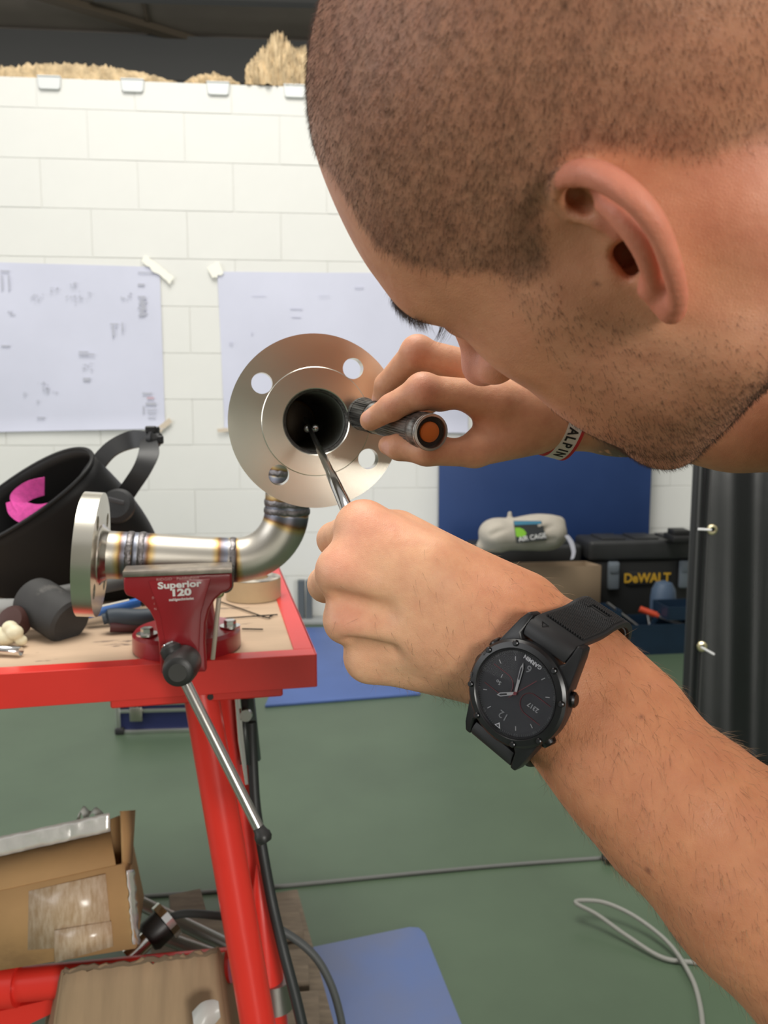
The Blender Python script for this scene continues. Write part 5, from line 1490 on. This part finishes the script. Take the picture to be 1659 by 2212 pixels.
    dens = la * (smooth01(along, -.06, .02) * 1.0 + .25 * smooth01(along, -.10, -.04)) * (.55 + .45 * vnoise(V, 120, 12))
    p, nn, h = sample(np.clip(dens, 0, 9), 12000)
    axw = CW @ ax; acr = CW @ np.array([-.5, -.8, .2])
    g = np.tile(axw * .7 + acr * .55, (len(p), 1)); g -= nn * (g * nn).sum(1)[:, None]
    d = nn * .30 + g + rg.normal(0, .30, p.shape)
    half = rg.random(len(p)) < .42
    for k, (msk, mm) in enumerate(((half, mat('arm_hair_fair', (.42, .27, .14), .45)), (~half, mat('arm_hair_brown', (.13, .075, .045), .5)))):
        strands('arm_hair', p[msk] - nn[msk] * .0002, d[msk], rg.uniform(.005, .012, msk.sum()), .000050, mm, person, nseg=3, bend=-nn[msk] * .28 + rg.normal(0, .10, (msk.sum(), 3)))
    # ---- clothes (beyond the right edge of the view)
    c = SDF()
    tr = np.array([.37, .04, -.27]); pel = np.array([.80, -.22, -.20])
    EL = Cc(2224, 2437, .319); ER = np.array([.385, .064, -.60])
    c.cone(tr + np.array([.035, -.02, 0]), SL, .078, .066, .04); c.cone(tr + np.array([.035, -.02, 0]), SR, .078, .066, .04)
    c.cone(tr + np.array([.05, -.04, 0]), np.array([.62, -.13, -.24]), .105, .150, .05); c.cone(np.array([.62, -.13, -.24]), pel, .150, .155, .05)
    c.cone(SL, SL * .55 + EL * .45, .064, .064, .03); c.cone(SR, SR * .55 + ER * .45, .062, .060, .03)
    cm, _, _ = c.mesh('shirt', .006, B=14); cm.transform(CAM2W)
    link('shirt', cm, mat('shirt_cotton', (.10, .11, .13), .9, bump=.3, bscale=600), person)
    c = SDF()
    pw = CAM2W @ Vector(pel)
    i2 = lambda v: np.array(v)
    for sx in (-1, 1):
        hip = i2((pw.x, pw.y + .10 * sx, pw.z - .02)); kn = i2((pw.x + .02, pw.y + .12 * sx, .50)); an = i2((pw.x + .06, pw.y + .13 * sx, .09))
        c.cone(i2((pw.x, pw.y, pw.z)), hip, .155, .110, .05); c.chain([hip, kn, an], [.105, .070, .060], .04, kin=.03)
    cm, _, _ = c.mesh('trousers', .010, B=12)
    link('trousers', cm, mat('trouser_cloth', (.06, .07, .10), .9, bump=.3, bscale=500), person)
    for sx in (-1, 1):
        c = SDF()
        c.chain([i2((pw.x + .09, pw.y + .13 * sx, .047)), i2((pw.x - .02, pw.y + .14 * sx, .044)), i2((pw.x - .10, pw.y + .15 * sx, .036))], [.046, .043, .035], .02, kin=.02)
        c.cone(i2((pw.x + .06, pw.y + .13 * sx, .05)), i2((pw.x + .06, pw.y + .13 * sx, .13)), .048, .052, .02)
        cm, _, _ = c.mesh('shoe', .006, B=12)
        link('shoe', cm, mat('shoe_leather', (.03, .03, .03), .5), person)
    return person
CAM2W = Matrix(((1, 0, 0, 0), (0, SP, -CP, 0), (0, CP, SP, CAM_H), (0, 0, 0, 1)))
BODY_RES = .0014
person = build_person()
# ---------------------------------------------------------------- wrist watch
def cv(v): return Vector((v[0], v[1], v[2]))
wc = C(1116, 1497, .3695)
wn_ = cdir(-.60, .04, .80).normalized()                       # out of the dial
w12 = cdir(-.57, -.82, 0); w12 = (w12 - wn_ * w12.dot(wn_)).normalized()   # towards 12
WAM = frame(wc, w12.cross(wn_), z=wn_)                         # x to 3 o'clock, y to 12, z out
watch = thing('wrist_watch', 'black sports watch with analogue hands on the left wrist', 'watch', WAM)
wb = mat('watch_black', (.010, .010, .011), .42, spec=.4); wbz = mat('watch_bezel', (.013, .013, .014), .30, .2, noise=.3, nscale=150)
rubm = mat('strap_rubber', (.013, .013, .014), .55); wst = mat('watch_screw', (.05, .05, .052), .3, 1.0)
def wp(mb, nm, m_, par=None, ang=35):
    o = mb.build(nm, m_, ang=ang); o.parent = par or watch; return o
RZ = .0252
b = MB(); b.lathe([(0, -.0125), (.020, -.0125), (.0235, -.011), (.0250, -.006), (.0252, -.001), (0, -.001)], 64); case_ = wp(b, 'case', wb)
b = MB(); b.lathe([(.0206, .0004), (.0206, .0020), (.0212, .0026), (.0238, .0022), (.0250, .0010), (RZ, -.0008), (.0235, -.0020), (.0206, -.0010), (.0206, .0004)], 96); bez = wp(b, 'bezel', wbz)
b = MB(); b.lathe([(.0200, .0006), (.0206, .0020), (.0204, .0024), (.0197, .0014), (.0200, .0006)], 96); wp(b, 'rehaut', mat('dial_ring', (.055, .055, .058), .35, .6), bez)
b = MB(); b.lathe([(0, .0006), (.0204, .0006)], 64); dial = wp(b, 'dial', mat('dial_black', (.014, .014, .017), .4))
# dark glossy lens over the dial
gm = bpy.data.materials.new('watch_glass'); gm.use_nodes = True
gb = gm.node_tree.nodes['Principled BSDF']; gb.inputs['Transmission Weight'].default_value = 1.0; gb.inputs['Roughness'].default_value = .03; gb.inputs['IOR'].default_value = 1.12; gb.inputs['Base Color'].default_value = (.93, .93, .95, 1)
b = MB(); b.lathe([(0, .0026), (.0198, .0026), (.0203, .0023), (.0203, .0020), (0, .0020)], 64); wp(b, 'glass', gm)
pm_ = mat('dial_white', (.62, .62, .62), .5); pg_ = mat('dial_grey', (.20, .20, .205), .5); ph_ = mat('hand_grey', (.36, .36, .355), .45); pr_ = mat('dial_red', (.16, .018, .025), .5); pw_ = mat('bezel_print', (.07, .07, .072), .5)
ZD = .0009
def flat(poly, nm, m_, z=ZD, t=.0002, rot=0.0):
    b = MB(); b.prism(poly, z, z + t, Matrix.Rotation(rot, 4, 'Z')); return wp(b, nm, m_, dial)
def txt(s_, size, x, y, m_, rot=0.0, z=ZD, bold=0.0, xs=1.0, par=None):
    me_ = text_mesh(s_, size, .00006, bold, xs); o = link('lettering', me_, m_); o.parent = par or dial
    o.matrix_local = Matrix.Translation((x, y, z)) @ Matrix.Rotation(rot, 4, 'Z'); return o
txt('GARMIN', .0026, 0, -.0174, pm_, 0, bold=.00005); txt('6', .0052, 0, -.0136, pg_); txt('12', .0052, 0, .0126, pg_, xs=1.0)
txt('So', .0027, .0098, .0008, ph_); txt('1', .0027, .0098, -.0028, ph_); txt('2317', .0030, -.0103, .0002, ph_, bold=.00004)
for k in range(12):
    if k in (0, 3, 6, 9): continue
    a = math.pi / 2 - k * math.pi / 6
    flat([(.0150, -.00018), (.0170, -.00018), (.0170, .00018), (.0150, .00018)], 'hour_mark', ph_, rot=a)
ring = MB()
for k in range(120):
    a = k * 2 * math.pi / 120
    if k % 10 < 1 or k % 10 > 9: continue
    me2 = MB(); me2.box((.0193, 0, ZD), (.0012, .00016, .0001)); mm_ = me2.mesh('x'); ring.add(mm_, Matrix.Rotation(a, 4, 'Z')); bpy.data.meshes.remove(mm_)
o = wp(ring, 'minute_scale', mat('dial_scale', (.10, .10, .10), .5), dial); o['kind'] = 'stuff'
for k, n9 in enumerate(('05', '10', '15', '20', '25', '35', '40', '45', '50', '55')):
    a = math.pi / 2 - int(n9) / 60 * 2 * math.pi
    txt(n9, .0019, .0191 * math.cos(a), .0191 * math.sin(a), mat('dial_scale', ), a - math.pi / 2)
tri = [(0, .0166), (-.0016, .0190), (.0016, .0190)]; tri2 = [(0, .0174), (-.0009, .0186), (.0009, .0186)]
flat(tri, 'noon_triangle', pm_); flat(tri2, 'noon_triangle_inner', mat('dial_black'), ZD + .0002)
# red outlined sub-dials
def ubox(cx, sgn, nm):
    r0 = .0052; pts = [(cx + sgn * .0085, r0)]
    pts += [(cx - sgn * r0 * math.sin(t) * 1.0, r0 * math.cos(t)) for t in [math.pi * k / 14 for k in range(15)]] + [(cx + sgn * .0085, -r0)]
    b = MB(); b.tube([(x, y, ZD) for x, y in pts], .00016, 4); return wp(b, nm, pr_, dial)
ubox(.0075, 1, 'red_outline'); ubox(-.0085, -1, 'red_outline')
def hand(L, w, a, nm, z):
    h_ = wp(MB().prism([(-w * .7, 0), (w * .7, 0), (w * .85, L * .4), (w, L * .82), (0, L), (-w, L * .82), (-w * .85, L * .4)], z, z + .0002), nm, ph_)
    h_.rotation_euler = (0, 0, a)
    i_ = wp(MB().prism([(-w * .45, L * .45), (w * .45, L * .45), (w * .5, L * .80), (0, L * .88), (-w * .5, L * .80)], z + .0002, z + .0003), 'hand_slot', mat('dial_black'), h_)
hand(.0150, .0008, math.radians(194), 'minute_hand', .0012); hand(.0098, .0009, math.radians(-50), 'hour_hand', .0011)
b = MB(); b.box((0, .0045, .0016), (.0003, .017, .0001)); o = wp(b, 'second_hand', pr_, dial); o.rotation_euler = (0, 0, math.radians(152))
b = MB(); b.lathe([(0, .0018), (.0008, .0018), (.0009, .0010), (0, .0010)], 16); wp(b, 'hand_hub', pr_, dial)
# bezel screws, buttons, lugs
for a in (25, 62, 118, 152, 205, 242, 298, 335):
    a = math.radians(a)
    b = MB(); b.lathe([(0, .0036), (.0010, .0036), (.0014, .0032), (.0015, .0016), (0, .0016)], 12, Matrix.Translation((.0233 * math.cos(a), .0233 * math.sin(a), -.0002))); wp(b, 'bezel_screw', wst, bez)
for a, r0 in ((0, .0034), (28, .0036), (-28, .0036), (152, .0036), (208, .0036)):
    a = math.radians(a); M = Matrix.Rotation(a, 4, 'Z') @ Matrix.Translation((.0245, 0, -.0055)) @ Matrix.Rotation(math.radians(90), 4, 'Y')
    b = MB(); b.lathe([(0, .0026), (r0 * .75, .0026), (r0, .0018), (r0 * 1.05, 0), (0, 0)], 20, M); wp(b, 'button', wst)
txt('LAP', .0016, .0232 * math.cos(.1), .0232 * math.sin(.1) + .0035, pw_, -1.45, .0028, par=bez); txt('BACK', .0016, .0222, -.0078, pw_, -1.9, .0028, par=bez)
for sy in (1, -1):
    for sx in (1, -1):
        b = MB()
        pl = [(.0085 * sx, .0205 * sy), (.0205 * sx, .0150 * sy), (.0170 * sx, .0300 * sy), (.0155 * sx, .0345 * sy), (.0125 * sx, .0345 * sy), (.0125 * sx, .0250 * sy)]
        b.prism(pl if sx * sy > 0 else pl[::-1], -.0095, -.0005); 
        for v in b.bm.verts:
            if abs(v.co.y) > .024: v.co.z -= (abs(v.co.y) - .024) * .42
        b.bevel_all(.0009, 2); wp(b, 'lug', wb)
# strap: two ends wrapped round the wrist
wi = WAM.inverted()
axis_ = cv(WAM.to_3x3() @ Vector((1, 0, 0)))
_b = SDF(); body_shape(_b); _c2w = np.array(CAM2W); _R3 = _c2w[:3, :3]
def skin_d(P3): return _b.eval((np.array(P3) - _c2w[:3, 3]) @ _R3)
us = (WAM.to_3x3() @ Vector((0, -1, 0))); vs_n = wn_
c0 = C(1205, 1455, .409); c0 = c0 - axis_ * (c0 - wc).dot(axis_)
wd = axis_ * -1.0
def loop_pt(ang):
    """place on the skin (plus clearance) at an angle round the wrist, in the plane of the watch"""
    d = us * math.cos(ang) + vs_n * math.sin(ang)
    rr = np.linspace(.070, .008, 320); best = 0
    for o_ in (-.009, 0, .009):
        q = np.array([c0 + wd * o_ + d * r_ for r_ in rr]); sd = skin_d(q)
        i = int(np.argmax(sd < .0024)); best = max(best, rr[i])
    return c0 + d * best
p1_ = WAM @ Vector((0, -.0320, -.0068)); pe_ = WAM @ Vector((0, .0325, -.0066))
def ang_of(p): return math.atan2((p - c0).dot(vs_n), (p - c0).dot(us))
a1_, a2_ = ang_of(p1_), ang_of(pe_)
if a2_ > a1_: a2_ -= 2 * math.pi
angs = [a1_ + (a2_ - a1_) * f for f in (.11, .18, .25, .33, .43, .53, .63, .73, .82, .90, .95)]
ctr = [WAM @ Vector((0, -.0245, -.0040)), p1_] + [loop_pt(a_) for a_ in angs] + [pe_, WAM @ Vector((0, .0260, -.0045))]
aw = axis_ * -1.0
mid_dir = [aw] * len(ctr)
b = ribbon(ctr, [.0240] + [.0250] * (len(ctr) - 2) + [.0236], mid_dir, .0034, 6)
b.bevel_all(.0008, 2, 60)
strap = part(b, 'strap', rubm, watch)
# plain smooth keeper end with an engraved arrow, textured field of small cells, slot
P_ = smooth_path(ctr, 6); D_ = smooth_path(mid_dir, 6)
def strap_frame(t):
    i = int(t * 6); i = min(i, len(P_) - 2); p = P_[i].lerp(P_[i + 1], t * 6 - i); tg = (P_[i + 1] - P_[i]).normalized(); w = D_[i].normalized(); nn = tg.cross(w).normalized()
    if nn.dot(cam.location - p) < 0 and t < 3.6: nn = -nn
    return p, tg, w, nn
cells = MB(); cellme = MB().box((0, 0, 0), (.00078, .00078, .0008), rot=(math.radians(45), 'Z')).mesh('x')
k = 0; t = 1.30
while t < 5.6:
    p, tg, w, nn = strap_frame(t)
    for j in range(-8, 9):
        q = p + w * (j * .0014 + (.0007 if k % 2 else 0)) + nn * .00232
        if abs(j * .0014) > .0098: continue
        if 2.72 < t < 3.18 and -4 < j < 5: continue
        cells.add(cellme, frame(q, tg, z=nn))
    k += 1; t += .00072 / max(1e-6, (strap_frame(min(t + .1, 5.6))[0] - p).length) * .1
o = part(cells, 'strap_texture', rubm, strap); o['kind'] = 'stuff'
for tt in (2.80, 3.08):
    p, tg, w, nn = strap_frame(tt); b = MB(); b.box((0, 0, 0), (.0016, .0100, .0010), bevel=.0003); mm_ = b.mesh('x')
    part(MB().add(mm_, frame(p + nn * .0016, tg, z=nn)), 'strap_slot', mat('slot_black', (.002, .002, .002), .8), strap)
p, tg, w, nn = strap_frame(.95)
F = frame(p + nn * .0019 - w * .006, tg, z=nn)
b = MB(); b.tube([F @ Vector(v) for v in ((.0012, .0018, 0), (.0012, -.0018, 0), (-.0014, 0, 0), (.0012, .0018, 0))], .00018, 5); part(b, 'strap_arrow', wst, strap)
b = MB(); ends = [C(1180, 1432, .3745) + axis_ * .0125, C(1180, 1432, .3745) - axis_ * .0125]
b = MB(); b.tube([wc + (WAM.to_3x3() @ Vector((-.0125, -.0300, -.0085))), wc + (WAM.to_3x3() @ Vector((.0125, -.0300, -.0085)))], .0034, 16); part(b, 'strap_bar', rubm, watch)
b = MB(); b.tube([wc + (WAM.to_3x3() @ Vector((-.0125, .0300, -.0085))), wc + (WAM.to_3x3() @ Vector((.0125, .0300, -.0085)))], .0034, 16); part(b, 'strap_bar', rubm, watch)

# ---------------------------------------------------------------- torch in the right hand
ta, tz = C(783, 894, .664), C(931, 934, .552)
ax_ = (tz - ta).normalized(); TL = (tz - ta).length
TMx = frame(ta, ax_.orthogonal(), z=ax_)
torch = thing('torch', 'worn black metal torch with an orange tail button held in the right hand', 'torch', TMx)
tm1 = mat('worn_black_anodised', (.045, .043, .041), .34, .75, noise=.5, nscale=260, stretch=(1, 1, .06), color2=(.34, .33, .31))
tm2 = mat('bare_alloy', (.62, .61, .58), .28, 1.0, noise=.4, nscale=90, color2=(.20, .19, .18))
def tpart(mb, nm, m_, par=None, ang=35):
    o = mb.build(nm, m_, ang=ang); o.parent = par or torch; return o
def fluted(r0, r1, z0, z1, n):
    b = MB(); pl = []
    for k in range(n):
        for f, rr in ((0, r0), (.5, r0), (.55, r1), (.95, r1)):
            a = 2 * math.pi * (k + f) / n; pl.append((rr * math.cos(a), rr * math.sin(a)))
    b.prism(pl, z0, z1); return b
tpart(fluted(.0134, .0129, .004, .030, 44), 'head', tm1, ang=20)
tpart(MB().lathe([(.0095, 0), (.0136, 0), (.0140, .002), (.0136, .0045), (.0125, .0045)], 48), 'head_rim', tm1)
tpart(MB().lathe([(.0125, .029), (.0128, .031), (.0120, .033), (.0120, .036), (.0126, .038), (.0126, .046), (.0120, .048)], 48), 'neck_ring', tm2)
body_ = tpart(fluted(.0124, .0119, .048, TL - .017, 40), 'barrel', tm1, ang=20)
tpart(MB().box((0, .0118, .074), (.008, .0022, .034), bevel=.0008), 'barrel_flat', tm1, body_)
tpart(MB().lathe([(.0118, TL - .018), (.0128, TL - .016), (.0130, TL - .010), (.0122, TL - .008), (.0122, TL - .005), (.0130, TL - .003), (.0130, TL), (.0124, TL + .0004)], 64), 'tail_cap', tm1)
tpart(MB().lathe([(.0131, TL - .0020), (.0128, TL + .0006), (.0112, TL + .0008), (.0106, TL - .0010), (.0106, TL - .004)], 64), 'tail_rim', mat('bright_alloy', (.72, .71, .68), .3, 1.0))
tpart(MB().lathe([(.0107, TL - .0035), (0, TL - .0035)], 48), 'tail_recess', blackm)
tpart(MB().lathe([(.0072, TL - .0035), (.0072, TL - .0016), (.0064, TL - .0007), (.004, TL + .0003), (0, TL + .0005)], 40), 'tail_button', mat('orange_rubber', (.62, .155, .018), .55, bump=.25, bscale=1200))
# ---------------------------------------------------------------- probe in the left fist
pb0, pb1, pb2 = C(772, 1152, .468), C(742, 1083, .490), C(668, 922, .700)
prb = thing('inspection_probe', 'slim chrome telescopic probe held in the left fist and reaching into the flange', 'probe', Matrix.Translation(pb0))
bpy.context.view_layer.update()
chr2 = mat('probe_chrome', (.62, .61, .60), .12, 1.0)
b = MB(); b.tube([pb0, pb0.lerp(pb1, .5), pb1, pb1.lerp(pb2, .28)], [.0042, .0042, .0041, .0036], 20); part(b, 'handle', chr2, prb)
b = MB(); b.tube([pb1.lerp(pb2, .27), pb1.lerp(pb2, .62)], [.0031, .0028], 16); part(b, 'sleeve', chr2, prb)
b = MB(); b.tube([pb1.lerp(pb2, .60), pb2], [.0022, .0020], 14); part(b, 'rod', mat('dark_chrome', (.16, .16, .16), .2, 1.0), prb)
for q in (C(664, 926, .700), C(681, 925, .699)):
    s9 = MB(); bmesh.ops.create_uvsphere(s9.bm, u_segments=14, v_segments=10, radius=.0034, matrix=Matrix.Translation(q)); part(s9, 'joint_ball', chr2, prb)
b = MB(); b.tube([C(668, 924, .701), C(660, 905, .725)], .0022, 12); part(b, 'mirror_stem', mat('dark_chrome'), prb)
# ---------------------------------------------------------------- woven band on the right wrist
bcn = C(1211, 906, .622); bax = (C(1330, 897, .622) - C(1150, 915, .618)).normalized()
bax = cdir(.950, -.22, -.20).normalized()
rA = frame(bcn, bax, z=cdir(0, 0, 1))                         # x along the arm
band = thing('wrist_band', 'white woven wristband with red edges and black lettering on the right wrist', 'wristband', rA)
RB = .0308
def ringpart(x0, x1, r0, r1, nm, m_):
    b = MB(); b.lathe([(r0, x0), (r1, x0), (r1, x1), (r0, x1), (r0, x0)], 96, Matrix.Rotation(math.radians(90), 4, 'Y')); o = b.build(nm, m_); o.parent = band; return o
wbn = ringpart(-.0065, .0065, RB - .0008, RB, 'white_weave', mat('white_weave', (.74, .71, .66), .85, bump=.5, bscale=1500))
redw = mat('red_weave', (.52, .035, .035), .85, bump=.5, bscale=1500)
ringpart(-.0090, -.0065, RB - .0007, RB + .0001, 'red_edge', redw); ringpart(.0065, .0090, RB - .0007, RB + .0001, 'red_edge', redw)
lt = mat('black_weave', (.015, .014, .014), .85)
for i, ch in enumerate('EIZ ALPIN'):
    if ch == ' ': continue
    a = math.radians(22 - i * 11.0)                           # 0 faces the viewer, positive is up
    me_ = text_mesh(ch, .0108, .0001, .0003, .80)
    o = link('lettering', me_, lt); o.parent = wbn
    # the letters read down the band: letter-right runs round the wrist, letter-up along the arm
    pos = Vector((0, math.sin(a), math.cos(a))) * (RB + .0002)
    outv = Vector((0, math.sin(a), math.cos(a))); right = Vector((0, -math.cos(a), math.sin(a))) 
    upv = outv.cross(right)
    Mx = Matrix((right, upv, outv)).transposed().to_4x4(); Mx.translation = pos
    o.matrix_local = Mx
